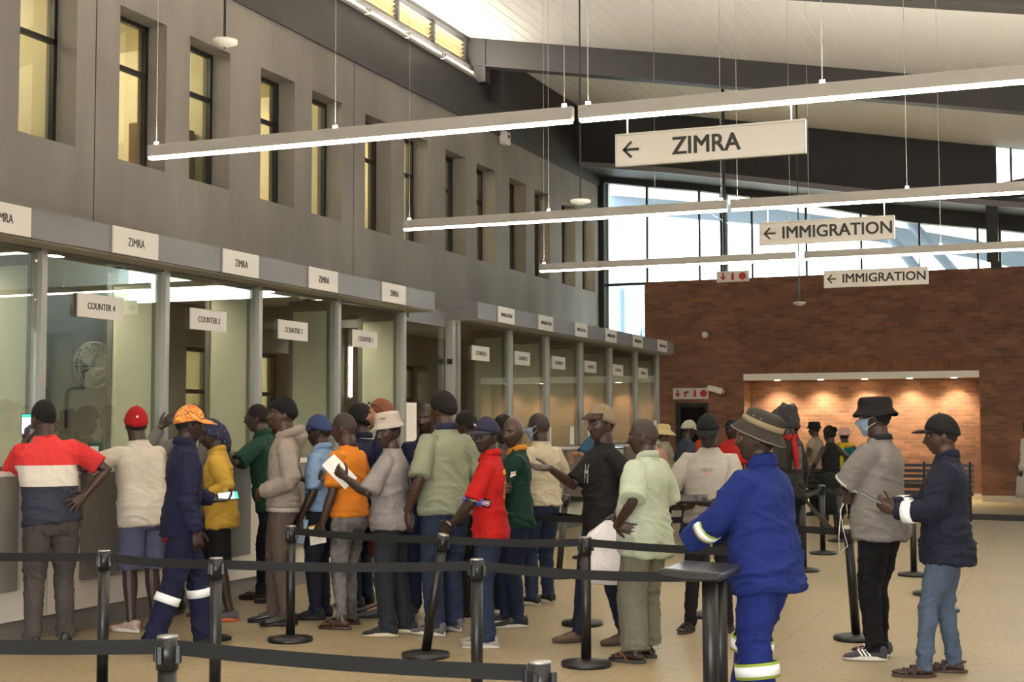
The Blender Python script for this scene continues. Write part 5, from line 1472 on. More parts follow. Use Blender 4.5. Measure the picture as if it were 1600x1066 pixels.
# 9 orange tee, acid wash jeans
ORG = W_('orange cotton', (238, 140, 40))
p = who('man in an orange t-shirt and grey acid wash jeans, seen from behind', at=(545, 980), top=643, tpx=534, off=58, w=1.0, skin=2, hairstyle='shaved', head=(8, 6), face_on=False, lean=2,
        L=dict(hand=(-.28, .08, .85), hint=(-.5, -.8, 0), d=(.05, .25, -1), pose='soft'), Rr=dict(hand=(.2, .3, 1.18), hint=(.6, -.5, -.5), d=(-.3, .8, .2), n=(-.6, 0, .5), pose='grip'), feet=((-.13, -.02, 6), (.15, .06, -8)), bare_feet=True)
top_garment(p, 't_shirt', ORG, hem=.90, sleeves=(.85, .85), ease=1.02); neckband(p, W_('maroon rib', (70, 30, 46)), th=.009)
bottom(p, 'jeans', mat('acid wash denim', (112, 108, 106), .85, var=(11, .65), bump=(280, .2), spec=.2), r=(.096, .08, .064, .056, .05), amp=0.0144); both(sandal, p, TAN, TAN)
held(p, 'passport_papers', 'white papers with a yellow edge in the hand of the orange t-shirt man', 'papers', sheet_bm(.2, .14, .008), M['paper'], loc=hand_centre(p, -1, .1, .03) + V(0, .04, 0), rotm=rot('Z', 70) @ rot('Y', 10))
held(p, 'yellow_folder', 'thin yellow folder behind the white papers of the orange t-shirt man', 'folder', sheet_bm(.21, .15, .004), mat('yellow card', (214, 190, 40), .6), loc=hand_centre(p, -1, .1, .03) + V(.012, .05, .006), rotm=rot('Z', 70) @ rot('Y', 10))
# 10 navy polo, afro
NPO = W_('navy pique', (34, 38, 66))
p = who('man with an afro and navy polo with white collar line behind the orange t-shirt', at=(566, 948), top=628, tpx=560, off=58, hat=.03, w=1.06, skin=1, hairstyle='afro', head=(0, 6), face_on=False, L=dict(hand=(-.24, .1, .86)), Rr=dict(hand=(.2, .25, 1.1), hint=(.5, -.6, -.4)))
top_garment(p, 'polo_shirt', NPO, hem=.82, sleeves=(.9, .9), ease=1.04); c = collar(p, NPO)
neckband(p, M['paper'], 'collar_piping', r=.083, th=.0028, z=1.463)
bottom(p, 'jeans', denim('dark blue denim', (36, 42, 58))); both(shoe, p, mat('black sneaker', (20, 20, 22), .6), BLK, stripe=mat('yellow stripe', (206, 176, 70), .6))
# 11 red haired man
p = who('red haired man with sunglasses on his head behind the light bucket hat', at=(600, 962), top=620, tpx=594, off=88, hat=.005, w=1.0, skin=5, hairstyle=None, head=(2, 2), bare_legs=True, L=dict(hand=(-.24, .08, .86)), Rr=dict(hand=(.22, .2, .95)))
hair(p, 'ginger', mat('ginger hair', (112, 62, 36), .8, bump=(200, .5)))
top_garment(p, 't_shirt', W_('dark navy jersey', (26, 30, 58)), hem=.82, sleeves=(.85, .85)); bottom(p, 'shorts', W_('maroon shorts', (96, 34, 34)), to='knee'); both(shoe, p, mat('grey trail shoe', (74, 70, 70), .7), BLK)
bm = bmesh.new()
for sd in (-1, 1):
    bmesh.ops.create_uvsphere(bm, u_segments=12, v_segments=8, radius=.026, matrix=p.HM @ Matrix.Translation((sd * .033, .095, .092)) @ Matrix.Rotation(R(35), 4, 'X') @ Matrix.Diagonal((1, .25, .7, 1)))
    tube(bm, [p.HM @ V(sd * .055, .085, .09), p.HM @ V(sd * .082, .03, .065), p.HM @ V(sd * .084, -.02, .02)], .003, 6)
obj('sunglasses', bm, mat('black lens', (12, 12, 13), .08), p.ob, True)
bm = bmesh.new(); tube(bm, [p.HM @ V(-.045, .062, -.085), p.HM @ V(0, .09, -.108), p.HM @ V(.045, .062, -.085)], [.010, .012, .010], 10); obj('beard', bm, mat('ginger beard', (120, 74, 48), .9), p.ob, True)
# 12 bucket hat, grey tee, papers
GRT = W_('heather grey jersey', (152, 146, 144))
p = who('man in a pale bucket hat and grey t-shirt holding white papers', at=(612, 992), top=641, tpx=605, off=74, hat=.035, w=1.06, belly=.03, skin=1, head=(58, 4), lean=0,
        L=dict(hand=(-.19, .33, 1.25), hint=(-.5, -.3, -.9), d=(.1, .75, .6), n=(.9, .1, .2), pose='soft'), Rr=dict(hand=(.2, .12, .88), hint=(.5, -.6, -.2)), feet=((-.1, .0, 6), (.12, -.1, -6)))
tp_ = top_garment(p, 't_shirt', GRT, hem=.84, sleeves=(.92, .92), ease=1.08, amp=0.0144); neckband(p, GRT)
bm = patch_bm(.1, .14); decal(p, tp_, bm, (.06, -.2, 1.2), 0, W_('blue red print', (66, 66, 110), var=.8), 'back_print')
bottom(p, 'jeans', denim('dark grey denim', (46, 52, 58)), r=(.1, .092, .08, .074, .072)); both(shoe, p, mat('black canvas', (24, 24, 26), .7), mat('cream sole', (196, 180, 150), .6), tong=M['paper'])
h_ = lathe_hat(p, W_('pale canvas', (206, 194, 182)), [(.128, .0), (.126, .006), (.112, .03), (.104, .05), (.104, .075), (.099, .1), (.09, .112), (.05, .118), (.004, .119)], z=.035, tilt=(-4, 2), dent=.003)
bm = bmesh.new(); box(bm, -.02, .02, .099, .103, .07, .08); bm.transform(p.hatM @ Matrix.Rotation(R(28), 4, 'Z')); obj('hat_tag', bm, mat('brown tag', (120, 84, 50), .6), h_)
held(p, 'folded_form', 'white folded papers held up by the man in the pale bucket hat', 'papers', sheet_bm(.13, .26, .006, .02), M['paper'], loc=hand_centre(p, -1, .08, .025), rotm=frame((-.05, .75, .75), (.8, .3, -.2)))
# 13 face behind the sage shirt
p = who('man looking back at the camera from behind the sage green shirt', at=(668, 958), top=629, tpx=668, off=168, w=.98, skin=1, hairstyle='shaved', head=(-14, 2), L=dict(hand=(-.2, .1, .9)), Rr=dict(hand=(.2, .1, .9)))
top_garment(p, 'jacket', NAVY, hem=.82, sleeves=(1.95, 1.95)); collar(p, NAVY); bottom(p, 'trousers', NAVY); both(shoe, p, BLK, BLK)
for sd in (-1, 1): reflective(p, ('leg', sd), 1.2, REF, None, .05, .078)
# 14 sage tee
SAG = W_('sage green jersey', (148, 154, 128))
p = who('tall man in a sage green shirt with a dark blue collar, seen from behind', at=(696, 990), top=609, tpx=697, off=46, w=1.12, belly=.04, skin=2, hairstyle='medium', head=(4, 2), hat=.006, face_on=False,
        L=dict(hand=(-.3, .09, .88), hint=(-.5, -.7, 0), d=(0, .1, -1)), Rr=dict(hand=(.29, .12, .9), hint=(.5, -.8, 0)), feet=((-.13, -.03, 10), (.14, .04, -12)))
top_garment(p, 'shirt', SAG, hem=.86, sleeves=(.92, .92), ease=1.05, amp=0.0128); collar(p, W_('dark blue collar', (44, 48, 76)), h=.045)
bottom(p, 'jeans', denim('blue denim', (50, 62, 88)), r=(.104, .096, .08, .074, .072)); both(shoe, p, mat('grey canvas slip on', (96, 92, 92), .8), WSOLE)
# 15 light blue sleeve behind
p = who('person in a light blue shirt mostly hidden between the sage shirt and the red polo', at=(732, 962), top=640, tpx=728, off=70, w=.98, skin=1, head=(0, 0), face_on=False, L=dict(hand=(-.2, .3, 1.1), hint=(-.5, -.4, -.6)), Rr=dict(hand=(.2, .3, 1.1)))
top_garment(p, 'shirt', W_('light blue cotton', (96, 124, 158)), hem=.85, sleeves=(.9, .9)); bottom(p, 'trousers', W_('black twill', (22, 22, 26))); both(shoe, p, BLK, BLK)
# 16 grey shirt behind the red polo
p = who('man in a dark grey shirt hidden behind the red polo man', at=(792, 956), top=646, tpx=788, off=60, w=.96, skin=0, head=(0, 4), face_on=False)
top_garment(p, 'shirt', W_('dark grey jersey', (78, 74, 72)), hem=.85, sleeves=(.9, .9)); bottom(p, 'jeans', denim('dark blue denim', (36, 42, 58))); both(shoe, p, BLK, WSOLE)
# 17 red polo, navy cap
RED = W_('red pique', (196, 26, 24))
p = who('man in a red polo with yellow print and a navy cap, hands clasped low', at=(766, 1010), top=650, tpx=763, off=82, hat=.02, w=.98, skin=0, head=(56, 2),
        L=dict(hand=(-.16, .28, .93), hint=(-.7, -.6, .1), d=(.3, .6, -.55), n=(.8, -.3, .2), pose='grip'), Rr=dict(hand=(.05, .32, .91), hint=(.8, -.4, -.1), d=(-.5, .5, -.5), n=(-.4, -.5, .5), pose='grip'), feet=((-.1, .0, 6), (.11, .05, -8)))
tp_ = top_garment(p, 'polo_shirt', RED, hem=.82, sleeves=(.92, .92), ease=1.08); collar(p, RED, h=.045)
bm = bmesh.new(); loft(bm, torso_rings(p, .80, .84, 1.06)); obj('undershirt_hem', bm, W_('yellow cotton', (208, 170, 50)), tp_, True)
YEL = mat('yellow orange print', (226, 150, 40), .8, var=(40, .45))
decal(p, tp_, patch_bm(.06, .022), (-.1, .2, 1.27), 180, mat('yellow badge', (226, 176, 40), .7), 'chest_badge')
decal(p, tp_, patch_bm(.2, .05), (0, -.2, 1.35), 0, YEL, 'back_yoke_print'); decal(p, tp_, patch_bm(.16, .14), (0, -.2, 1.2), 0, mat('orange back print', (216, 118, 34), .8, var=(34, .6)), 'back_print')
bottom(p, 'jeans', denim('blue denim', (48, 60, 88)), r=(.1, .09, .076, .07, .068)); both(shoe, p, mat('pale shoe', (150, 142, 136), .6), WSOLE)
c = cap(p, W_('navy cap cotton', (38, 38, 58)), W_('plum brim', (60, 52, 66)), base=.36, droop=-.08, brim=.08)
bm = arrow_bm(.02, .026); bm.transform(p.HM @ Matrix.Translation((.012, .104, .088)) @ Matrix.Rotation(R(180), 4, 'Z') @ Matrix.Rotation(R(42), 4, 'X')); obj('cap_logo', bm, M['paper'], c)
bm = bmesh.new(); tube(bm, [p.arm[-1][2] + V(-.03, 0, .012), p.arm[-1][2] + V(.0, .03, .03), p.arm[-1][2] + V(.03, 0, .012), p.arm[-1][2] + V(0, -.03, -.005), p.arm[-1][2] + V(-.03, 0, .012)], .006, 6, False); obj('bracelet', bm, M['alu'], p.ob)
bm = bmesh.new(); lathe(bm, [(.01, 0), (.031, .004), (.033, .02), (.03, .06), (.033, .1), (.033, .13), (.024, .16), (.013, .178), (.013, .19)], seg=20)
bt = held(p, 'water_bottle', 'clear water bottle with a blue cap tucked under the arm of the red polo man', 'bottle', bm, glass('bottle plastic', (236, 240, 246), 2.5), loc=p.T((-.22, -.04, 1.10)), rotm=rot('X', -78) @ rot('Y', -8), smooth=True)
bm = bmesh.new(); lathe(bm, [(.015, .186), (.016, .19), (.016, .206), (.014, .208)], seg=16); obj('cap', bm, mat('blue bottle cap', (60, 70, 170), .4), bt)
bm = bmesh.new(); lathe(bm, [(.0334, .065), (.0338, .066), (.0338, .104), (.0334, .105)], seg=20); obj('bottle_label', bm, mat('blue bottle label', (50, 64, 150), .5), bt)
# 18 green jersey, gold collar
JER = W_('bottle green jersey', (20, 48, 40))
p = who('bald man in a bottle green jersey with gold collar, arms folded', at=(808, 978), top=650, tpx=806, off=96, w=1.02, skin=2, hairstyle=None, head=(46, 2),
        L=dict(hand=(.10, .21, 1.13), hint=(-.9, .1, -.6), d=(.9, .25, .1), n=(.1, -.9, .2), pose='soft'), Rr=dict(hand=(-.2, .2, 1.14), hint=(.4, 1, -.4), d=(-.55, -.7, .1), n=(.7, -.5, 0), pose='soft'), feet=((-.1, .0, 6), (.12, .08, -8)))
tp_ = top_garment(p, 'rugby_jersey', JER, hem=.82, sleeves=(1.0, 1.0), ease=1.06); collar(p, W_('gold collar', (218, 146, 40)), h=.04)
decal(p, tp_, patch_bm(.035, .05), (-.09, .2, 1.31), 180, mat('yellow crest', (196, 186, 50), .7), 'crest')
fl = decal(p, tp_, patch_bm(.06, .04), (-.27, .05, 1.27), 90, M['paper'], 'flag_patch', roll_=10, onbody=False)
decal(p, tp_, patch_bm(.05, .012), (-.272, .05, 1.276), 90, mat('flag red', (200, 60, 60), .7), 'flag_stripe', roll_=10, onbody=False)
bottom(p, 'jeans', denim('navy denim', (34, 42, 66)), r=(.098, .086, .072, .066, .06)); both(shoe, p, mat('black sneaker', (20, 20, 22), .6), WSOLE, tong=M['paper'])
# 19 cream jersey, mask
CRE = W_('cream knit', (204, 192, 166))
p = who('man in a cream jersey with a face mask, seen from behind', at=(846, 944), top=644, tpx=840, off=44, w=1.06, belly=.02, skin=1, hairstyle='shaved', head=(26, 2), face_on=False, L=dict(hand=(-.22, .25, 1.05), hint=(-.6, -.5, -.3)), Rr=dict(hand=(.22, .25, 1.05), hint=(.6, -.5, -.3)))
top_garment(p, 'jersey', CRE, hem=.90, sleeves=(1.9, 1.9), ease=1.06); neckband(p, CRE, th=.011); bottom(p, 'jeans', denim('blue denim', (44, 56, 80))); both(shoe, p, mat('black sneaker', (20, 20, 22), .6), WSOLE, tong=mat('pale blue laces', (150, 190, 210), .6))
def mask(p, c=(150, 176, 206)):
    def fn(d):
        q = head_radius(d); x, y, z = d
        f = -.05 + .09 * abs(x) * 0; ins = (y > .15 and z < -.02 and z > -.95)
        r = q.length; k = max(-1, min(1, min((y - .25) / .2, (-.02 - z) / .1)))
        return q * ((r + (.012 * k if k > 0 else .02 * k)) / r)
    bm = bmesh.new(); head_grid(bm, fn, p.HM, 40, 34); o = obj('face_mask', bm, W_('blue mask', c), p.ob, True)
    bm = bmesh.new()
    for sd in (-1, 1):
        tube(bm, [p.HM @ V(sd * .06, .066, -.03), p.HM @ V(sd * .079, .02, -.002), p.HM @ V(sd * .083, -.012, .012)], .0018, 5, False); tube(bm, [p.HM @ V(sd * .058, .05, -.075), p.HM @ V(sd * .077, .015, -.05), p.HM @ V(sd * .082, -.018, -.03)], .0018, 5, False)
    obj('ear_loop', bm, M['paper'], o)
mask(p)
# 20 black tee pointing
BTE = W_('black cotton', (24, 23, 25))
p = who('man in a black t-shirt and beige flat cap holding out an open hand', at=(938, 1006), top=629, tpx=967, off=112, hat=.025, w=1.0, skin=1, head=(14, -2), lean=-2, dy=-.02,
        Rr=dict(hand=(.05, .37, 1.29), hint=(.2, -.2, -1), d=(-.12, 1, .06), n=(-.5, .1, .85), pose='flat'), L=dict(hand=(-.26, -.02, .96), hint=(-.3, -.9, -.1), d=(0, .15, -1), pose='grip'), feet=((-.1, -.16, 6), (.12, .12, -6)))
tp_ = top_garment(p, 't_shirt', BTE, hem=.84, sleeves=(.85, .85), ease=1.05); neckband(p, BTE)
bm = text_bm('H', .09, .15); decal(p, tp_, bm, (.02, .2, 1.26), 180, W_('white print', (206, 200, 194)), 'chest_lettering', roll_=0)
bottom(p, 'jeans', denim('dark blue denim', (34, 40, 60)), r=(.096, .08, .066, .058, .055)); both(shoe, p, mat('brown suede', (88, 70, 56), .85), mat('brown sole', (60, 46, 36), .7), kind='boot', name='boot')
c = crown(p, W_('beige wool', (142, 124, 100), var=.15), 'flat_cap', .018, .30, top=.012, droop=-.1)
bm = bmesh.new(); rings = []
for k in range(15):
    a = R(-62) + R(124) * k / 14; bx, by = math.sin(a) * .092, math.cos(a) * .112; ln = .045 * max(0, math.cos(a * 1.3)) ** .6
    rings.append([p.HM @ V(bx * .95, by - .02, .05), p.HM @ V(bx, by + ln, .03), p.HM @ V(bx, by + ln, .036), p.HM @ V(bx * .98, by - .01, .075)])
loft(bm, rings); obj('peak', bm, W_('dark brown peak', (70, 58, 50)), c, True)
# plastic bag
bm = bmesh.new(); rings = []
for z_, a_, b_ in ((-.40, .14, .02), (-.39, .19, .06), (-.25, .2, .075), (-.1, .185, .06), (-.03, .14, .04), (.03, .06, .02), (.06, .02, .012)):
    rings.append([V((a_ + .02 * noise.noise(V(k * .7, z_ * 9, 0))) * math.cos(2 * PI * k / 24), (b_ + .03 * noise.noise(V(k * .9, z_ * 7, 3))) * math.sin(2 * PI * k / 24), z_) for k in range(24)])
loft(bm, rings)
held(p, 'carrier_bag', 'white plastic carrier bag hanging from the hand of the black t-shirt man', 'bag', bm, mat('white plastic film', (226, 220, 220), .4, bump=(18, .6)), loc=p.arm[-1][2] + V(.0, .06, -.1) * p.s, rotm=rot('Z', 62), smooth=True)
# 21 mint shirt
MIN = W_('mint linen', (196, 206, 182), var=.06)
p = who('bald man in a mint green shirt and grey trousers with a hand on his hip', at=(1010, 1032), top=653, tpx=995, off=62, w=1.1, belly=.05, skin=1, hairstyle='shaved', head=(18, 2), lean=-2,
        L=dict(hand=(-.27, .09, .98), hint=(-.7, -.75, .0), d=(.2, -.75, -.15), n=(1, .2, 0), pose='flat'), Rr=dict(hand=(.22, .14, .96), hint=(.6, -.5, 0)), feet=((-.13, .02, 4), (.13, .06, -8)), bare_feet=True)
top_garment(p, 'shirt', MIN, hem=.76, sleeves=(.92, .92), ease=1.12, r=(.084, .092, .06, .05), amp=0.0144, box_=.02); collar(p, MIN, h=.045)
bottom(p, 'trousers', W_('grey green trousers', (118, 116, 98)), r=(.112, .112, .108, .104, .102), amp=0.0112, low=.085); both(sandal, p, mat('dark grey foam', (50, 46, 44), .7), mat('orange brown strap', (126, 66, 46), .6))
# 22 printed white tee
WTE = W_('pale grey cotton', (190, 182, 172))
p = who('man in a pale t-shirt with small chest lettering and black cap holding a folder', at=(1112, 985), top=643, tpx=1112, off=172, hat=.022, w=1.08, belly=.02, skin=0, head=(0, 20), lean=3,
        L=dict(hand=(-.03, .29, 1.03), hint=(-.9, -.2, -.3), d=(.8, .5, .1), n=(.2, -.2, 1), pose='soft'), Rr=dict(hand=(.17, .30, 1.0), hint=(.9, -.3, -.3), d=(-.6, .7, .1), n=(-.1, 0, 1), pose='soft'), feet=((-.12, -.05, 10), (.16, .12, -14)), bare_feet=True)
tp_ = top_garment(p, 't_shirt', WTE, hem=.86, sleeves=(.9, .9), ease=1.08, amp=0.0112); neckband(p, WTE)
decal(p, tp_, text_bm('NASA', .105, .026), (0, .22, 1.315), 180, M['letter'], 'chest_lettering'); decal(p, tp_, patch_bm(.09, .006), (0, .22, 1.293), 180, W_('grey print', (130, 126, 122)), 'small_print'); decal(p, tp_, patch_bm(.05, .022), (0, .22, 1.268), 180, mat('pale red flag print', (190, 120, 112), .8), 'flag_print')
bottom(p, 'trousers', BTE, r=(.098, .08, .064, .054, .05)); both(sandal, p, TAN, mat('black strap', (30, 24, 22), .6), False); cap(p, W_('black cap cotton', (24, 24, 25)), base=.36, droop=-.08, brim=.075, down=24)
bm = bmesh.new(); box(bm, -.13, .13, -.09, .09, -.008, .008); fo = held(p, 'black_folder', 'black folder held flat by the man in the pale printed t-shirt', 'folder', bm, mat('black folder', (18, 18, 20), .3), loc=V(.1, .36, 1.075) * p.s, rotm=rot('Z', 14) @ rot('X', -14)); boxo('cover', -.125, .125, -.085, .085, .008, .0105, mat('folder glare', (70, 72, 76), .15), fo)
# 23 blue coverall, bucket hat
BLU = W_('royal blue drill', (30, 48, 124), var=.1)
p = who('man in a royal blue reflective coverall and striped bucket hat leaning on the desk', at=(1197, 1128), top=634, tpx=1190, off=62, hat=.055, w=1.13, belly=.035, skin=1, head=(22, -6), hr=0, lean=3, dy=-.02,
        L=dict(hand=(-.16, .40, 1.02), hint=(-.6, -.3, -.6), d=(.9, .3, -.1), n=(0, 0, -1), pose='soft'), Rr=dict(hand=(.08, .42, 1.02), hint=(.7, 0, -.6), d=(-.8, .4, 0), n=(0, 0, -1)), feet=((-.12, -.04, 6), (.12, .2, -8)))
tp_ = top_garment(p, 'jacket', BLU, hem=.75, sleeves=(1.97, 1.97), ease=1.14, r=(.088, .088, .076, .062), amp=0.0160, box_=.03); collar(p, BLU, h=.062, flare=.026); collar(p, W_('grey inner collar', (150, 154, 164)), 'inner_collar', r=.063, h=.04)
bottom(p, 'trousers', BLU, r=(.112, .108, .1, .096, .096), amp=0.0144)
reflective(p, ('arm', -1), 1.3, REF, LIME, .045, .089); reflective(p, ('arm', 1), 1.3, REF, LIME, .045, .089)
for sd in (-1, 1): reflective(p, ('leg', sd), 1.42 if sd < 0 else 1.18, REF, LIME, .055, .128)
h_ = lathe_hat(p, W_('olive grey canvas', (66, 60, 54), var=.15), [(.158, .0), (.157, .006), (.132, .034), (.116, .058), (.113, .062), (.109, .09), (.103, .118), (.096, .132), (.062, .14), (.004, .138)], z=.018, tilt=(17, -4), dent=.006, wave=.004)
hat_band(p, h_, W_('beige hat band', (156, 140, 112)), .1165, .1125, .06, .092); hat_band(p, h_, W_('beige brim edge', (150, 136, 110)), .153, .155, -.002, .005)
bm = bmesh.new()
for q in (150, 175): bmesh.ops.create_uvsphere(bm, u_segments=8, v_segments=6, radius=.004, matrix=p.hatM @ Matrix.Translation((.112 * .84 * math.cos(R(q)), .112 * math.sin(R(q)), .104)))
obj('eyelet', bm, M['alu'], h_, True); both(shoe, p, BLK, BLK)
# 27 red cap person behind the blue coverall
p = who('person in a red cap and light blue shirt hidden behind the blue coverall, holding papers', at=(1200, 968), top=668, tpx=1190, off=104, hat=.02, w=.96, skin=1, head=(6, 10), L=dict(hand=(-.2, .42, 1.18), hint=(-.5, -.2, -.8), d=(.0, 1, .1), n=(1, 0, .2), pose='grip'), Rr=dict(hand=(.2, .25, 1.1), hint=(.5, -.4, -.6)))
top_garment(p, 'shirt', W_('sky blue print', (110, 166, 196), var=.4), hem=.84, sleeves=(.9, .9)); bottom(p, 'trousers', BTE); both(shoe, p, BLK, BLK); cap(p, W_('dark red cap', (112, 18, 26)), base=.34, droop=-.1, brim=.09, down=12)
held(p, 'white_form', 'white paper slip held between the printed t-shirt man and the blue coverall', 'papers', sheet_bm(.1, .22, .003), M['paper'], loc=hand_centre(p, -1, .12, .02), rotm=frame((-.1, 1, .2), (.1, -.2, 1)))
bm = bmesh.new(); w0 = p.arm[-1][2]; tube(bm, [w0 + V(.03 * math.cos(2 * PI * k / 12), -.01, .03 * math.sin(2 * PI * k / 12)) for k in range(13)], .007, 6, False); obj('wristwatch', bm, M['alu'], p.ob)
# 25 grey polo, black bucket hat
GPO = W_('marl grey pique', (138, 132, 128))
p = who('man in a grey polo, black bucket hat and face mask with folded arms', at=(1380, 1030), top=614, tpx=1374, off=70, hat=.035, w=1.12, belly=.03, skin=1, head=(8, 0),
        L=dict(hand=(.08, .24, 1.13), hint=(-.5, .5, -.8), d=(.9, .25, .1), n=(.1, -.9, .2), pose='soft'), Rr=dict(hand=(-.1, .21, 1.07), hint=(.5, .4, -.8), d=(-.8, -.3, .05), n=(0, -1, 0), pose='grip'), feet=((-.1, .02, 18), (.12, .06, -4)))
tp_ = top_garment(p, 'polo_shirt', GPO, hem=.80, sleeves=(.92, .92), ease=1.1, r=(.084, .09, .06, .05), box_=.02, amp=0.0128); collar(p, W_('black collar', (34, 33, 34)), h=.035)
S_, E_, Wr = p.arm[-1][:3]
for q, rr, cc in ((.89, .0985, (34, 33, 34)), (.862, .0992, (200, 196, 190))): reflective(p, ('arm', -1), q, W_('sleeve trim', cc), None, .014 if cc[0] > 100 else .03, rr, 'sleeve_trim', tp_)
bottom(p, 'jeans', denim('black denim', (24, 23, 25)), r=(.102, .088, .074, .066, .062), amp=0.0144)
lathe_hat(p, W_('black cotton', (24, 23, 25)), [(.148, .0), (.147, .006), (.124, .03), (.112, .052), (.112, .085), (.104, .108), (.094, .118), (.05, .122), (.004, .122)], z=.02, tilt=(-2, 0), dent=.005, wave=.008); mask(p)
both(shoe, p, mat('dark grey suede', (58, 56, 60), .8), WSOLE, stripe=M['paper'], tong=M['paper'])
hc_ = hand_centre(p, 1, .06, .02)
bm = bmesh.new(); tube(bm, [hc_, hc_ + V(-.02, .05, -.08), hc_ + V(-.015, .03, -.22), hc_ + V(.06, .03, -.33), hc_ + V(-.02, .06, -.38), hc_ + V(-.05, .05, -.26), hc_ + V(-.03, .04, -.08), hc_ + V(-.01, .02, .0)], .0028, 6)
o = obj('earphones', bm, M['paper'], None, True); o.matrix_world = p.M; tag(o, 'white earphone cable hanging from the folded arms of the grey polo man', 'earphones')
# 26 navy jacket
NJK = W_('dark navy jacket', (26, 29, 44))
p = who('man in a dark navy jacket and black cap looking at a dark phone, sandals on', at=(1484, 1056), top=645, tpx=1478, off=92, hat=.018, w=1.1, belly=.02, skin=2, head=(0, 4), lean=-1,
        L=dict(hand=(-.13, .34, 1.10), hint=(-.5, -.6, -.6), d=(.1, .8, .35), n=(.8, -.2, .4), pose='grip'), Rr=dict(hand=(.1, .36, 1.12), hint=(.6, -.4, -.6), d=(-.2, .8, .3), n=(-.8, 0, .4), pose='grip'), feet=((-.1, .17, 10), (.14, -.04, -6)), bare_feet=True)
top_garment(p, 'jacket', NJK, hem=.76, sleeves=(1.95, 1.95), ease=1.12, r=(.086, .086, .074, .058), amp=0.0128, box_=.05); collar(p, NJK, h=.05); collar(p, W_('red inner collar', (160, 34, 40)), 'inner_collar', r=.062, h=.04)
reflective(p, ('arm', -1), 1.6, REF, None, .07, .0775); reflective(p, ('arm', 1), 1.6, REF, None, .07, .0775)
bottom(p, 'jeans', denim('faded blue denim', (92, 108, 130)), r=(.1, .086, .068, .06, .056), amp=0.0160); both(sandal, p, TAN, mat('dark brown strap', (46, 32, 26), .6), False)
cap(p, W_('black cap cotton', (24, 24, 25)), base=.34, droop=-.12, brim=.075, down=10)
phone(p, hand_centre(p, -1, .11, .02) + V(0, .05, .04), frame((-.05, .85, .5), (.1, -.5, .85)), 'dark mobile phone in the hands of the navy jacket man', False)

# ================================================================== people farther back
def simple(label, px, py, top, off, top_c, bot_c, skin=1, sl=(.9, .9), hat=None, tpx=None, near=False, hem=.84, shoes=True, **k):
    p = who(label, at=(px, py), top=top, off=off, tpx=tpx, skin=skin, near=near, face_on=False, hat=.02 if hat else 0, **k)
    top_garment(p, 'shirt', W_('cloth ' + '%d %d %d' % top_c, top_c), hem=hem, sleeves=sl)
    if bot_c: bottom(p, 'trousers', W_('cloth ' + '%d %d %d' % bot_c, bot_c))
    if shoes: both(shoe, p, BLK, BLK)
    return p
simple('man in a blue t-shirt standing at the far immigration counter', 936, 842, 645, 60, (62, 98, 132), (62, 74, 96), skin=5, w=1.05, L=dict(hand=(-.25, .28, 1.18), hint=(-.8, -.2, -.6)))
p = simple('person in a straw sun hat and beige shirt beyond the mint shirt', 1040, 832, 662, 70, (178, 164, 136), (120, 112, 98), skin=4, sl=(1.9, 1.9), hat=1, w=.95)
lathe_hat(p, mat('straw', (206, 184, 136), .8, bump=(120, .5)), [(.2, -.03), (.198, -.024), (.15, .01), (.108, .04), (.104, .07), (.098, .1), (.07, .12), (.004, .124)], 'straw_hat', z=.02, tilt=(6, 0))
p = simple('man in a slate blue t-shirt and white cap beside the straw hat', 1074, 838, 655, -64, (58, 66, 84), (70, 74, 84), skin=0, hat=1, head=(-10, 14)); cap(p, W_('white cap', (190, 184, 172)), base=.34, droop=-.1)
simple('person in an orange shirt behind the white cap man', 1098, 826, 662, -20, (206, 74, 30), (40, 40, 44), skin=0)
simple('person in a pink shirt behind the mint shirt man', 1020, 850, 668, 40, (206, 150, 136), (70, 66, 62), skin=1)
p = simple('person in a red shirt and navy cap behind the printed t-shirt man', 1146, 842, 655, 150, (196, 40, 40), (36, 36, 40), skin=0, hat=1); cap(p, W_('navy cap cotton', (38, 38, 58)))
DRD = mat('grey black dreadlocks', (46, 44, 46), .85, bump=(90, 1.0))
p = simple('person with greying locks and a red scarf behind the blue coverall', 1234, 905, 640, 60, (40, 36, 34), (24, 24, 26), skin=0, near=True, sl=(1.9, 1.9), w=1.05, hairstyle=None, L=dict(hand=(-.25, .05, .9))); crown(p, DRD, 'hair', .035, .2, top=.05, droop=-.5, rag=.045)
bm = bmesh.new(); n_ = 20; tube(bm, [p.T((.085 * math.cos(2 * PI * k / n_), .08 * math.sin(2 * PI * k / n_), 1.455 + .02 * math.sin(3 * k))) for k in range(n_ + 1)], .03, 10, False); tube(bm, [p.T((-.05, -.1, 1.42)), p.T((-.1, -.15, 1.3)), p.T((-.1, -.155, 1.15))], [.03, .035, .02], 8); obj('scarf', bm, W_('red scarf', (176, 34, 38)), p.ob, True)
decal(p, p.top, patch_bm(.22, .26), (-.02, -.2, 1.26), 0, mat('pale leaf print', (92, 86, 78), .85, var=(22, .8)), 'back_print')
p = simple('person in a dark red beanie behind the red scarf', 1243, 838, 652, 70, (60, 58, 58), (30, 30, 32), skin=0, hat=1); crown(p, W_('dark red knit', (120, 22, 32)), 'beanie', .016, .3, top=.02, droop=-.15)
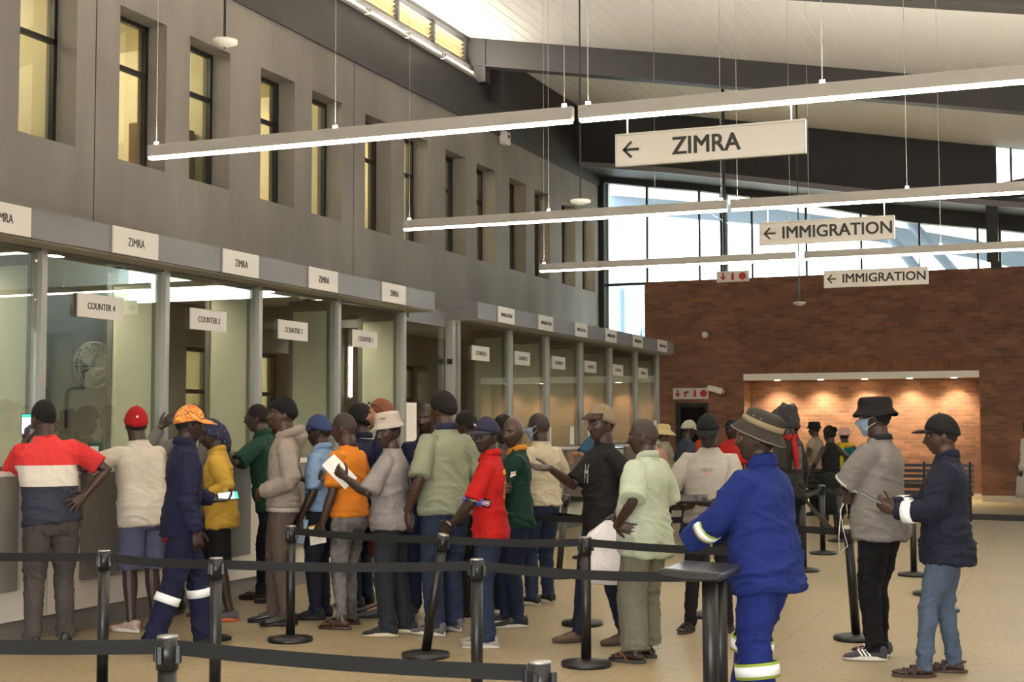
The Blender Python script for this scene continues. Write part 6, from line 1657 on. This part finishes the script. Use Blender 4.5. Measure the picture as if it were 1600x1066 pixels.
p = simple('woman in a black bucket hat and cream patterned top by the recess', 1276, 806, 658, 60, (176, 160, 134), (34, 32, 34), skin=2, hat=1, w=.9, sl=(.5, .5), L=dict(hand=(-.22, .2, .98), hint=(-.5, -.5, 0))); lathe_hat(p, W_('black cotton', (24, 23, 25)), [(.135, .0), (.12, .03), (.11, .05), (.108, .09), (.095, .112), (.05, .118), (.004, .118)], z=.02)
def skirt(p, m, z0=.3, z1=1.0, r0=.25, r1=.16):
    bm = bmesh.new(); loft(bm, [ell(p.hip + V(0, 0, (z - .93) * p.s), V(1, 0, 0), V(0, 1, 0), r * p.s, r * .75 * p.s, r * .85 * p.s) for z, r in ((z0, r0), ((z0 + z1) / 2, (r0 + r1) / 2 + .02), (.9, .195), (z1, r1))]); return obj('skirt', bm, m, p.ob, True)
p = simple('woman in a black top and long dark skirt with tied hair, hand on hip', 1300, 832, 666, 40, (24, 23, 25), None, skin=1, w=.9, sl=(None, None), hem=.92, hairstyle='bun', Rr=dict(hand=(.2, .02, 1.0), hint=(.9, -.3, 0), d=(-.5, .3, -.2)), L=dict(hand=(-.24, .2, 1.0), hint=(-.5, -.5, 0))); skirt(p, W_('dark green skirt', (30, 34, 30)))
p = simple('woman in a pink bucket hat, teal shirt and yellow scarf', 1322, 812, 668, 20, (24, 104, 108), (30, 30, 34), skin=2, hat=1, w=.9, Rr=dict(hand=(.3, .2, .95), hint=(.8, -.4, 0))); lathe_hat(p, W_('pink cotton', (222, 176, 172)), [(.14, -.01), (.122, .03), (.112, .05), (.108, .09), (.095, .112), (.05, .118), (.004, .118)], z=.02)
bm = bmesh.new(); n_ = 20; tube(bm, [p.T((.12 * math.cos(2 * PI * k / n_), .1 * math.sin(2 * PI * k / n_), 1.43)) for k in range(n_ + 1)], .045, 10, False); tube(bm, [p.T((-.1, -.08, 1.42)), p.T((-.16, -.14, 1.25)), p.T((-.14, -.15, 1.0))], [.05, .07, .05], 10); obj('scarf', bm, W_('yellow scarf', (214, 184, 40)), p.ob, True)
p = simple('person in a long white robe at the right edge of the frame', 1612, 812, 655, 60, (206, 200, 188), None, skin=1, sl=(1.95, 1.95), hem=.8, w=1.0); skirt(p, W_('white robe cotton', (206, 200, 188)), .38, 1.1, .3, .2)
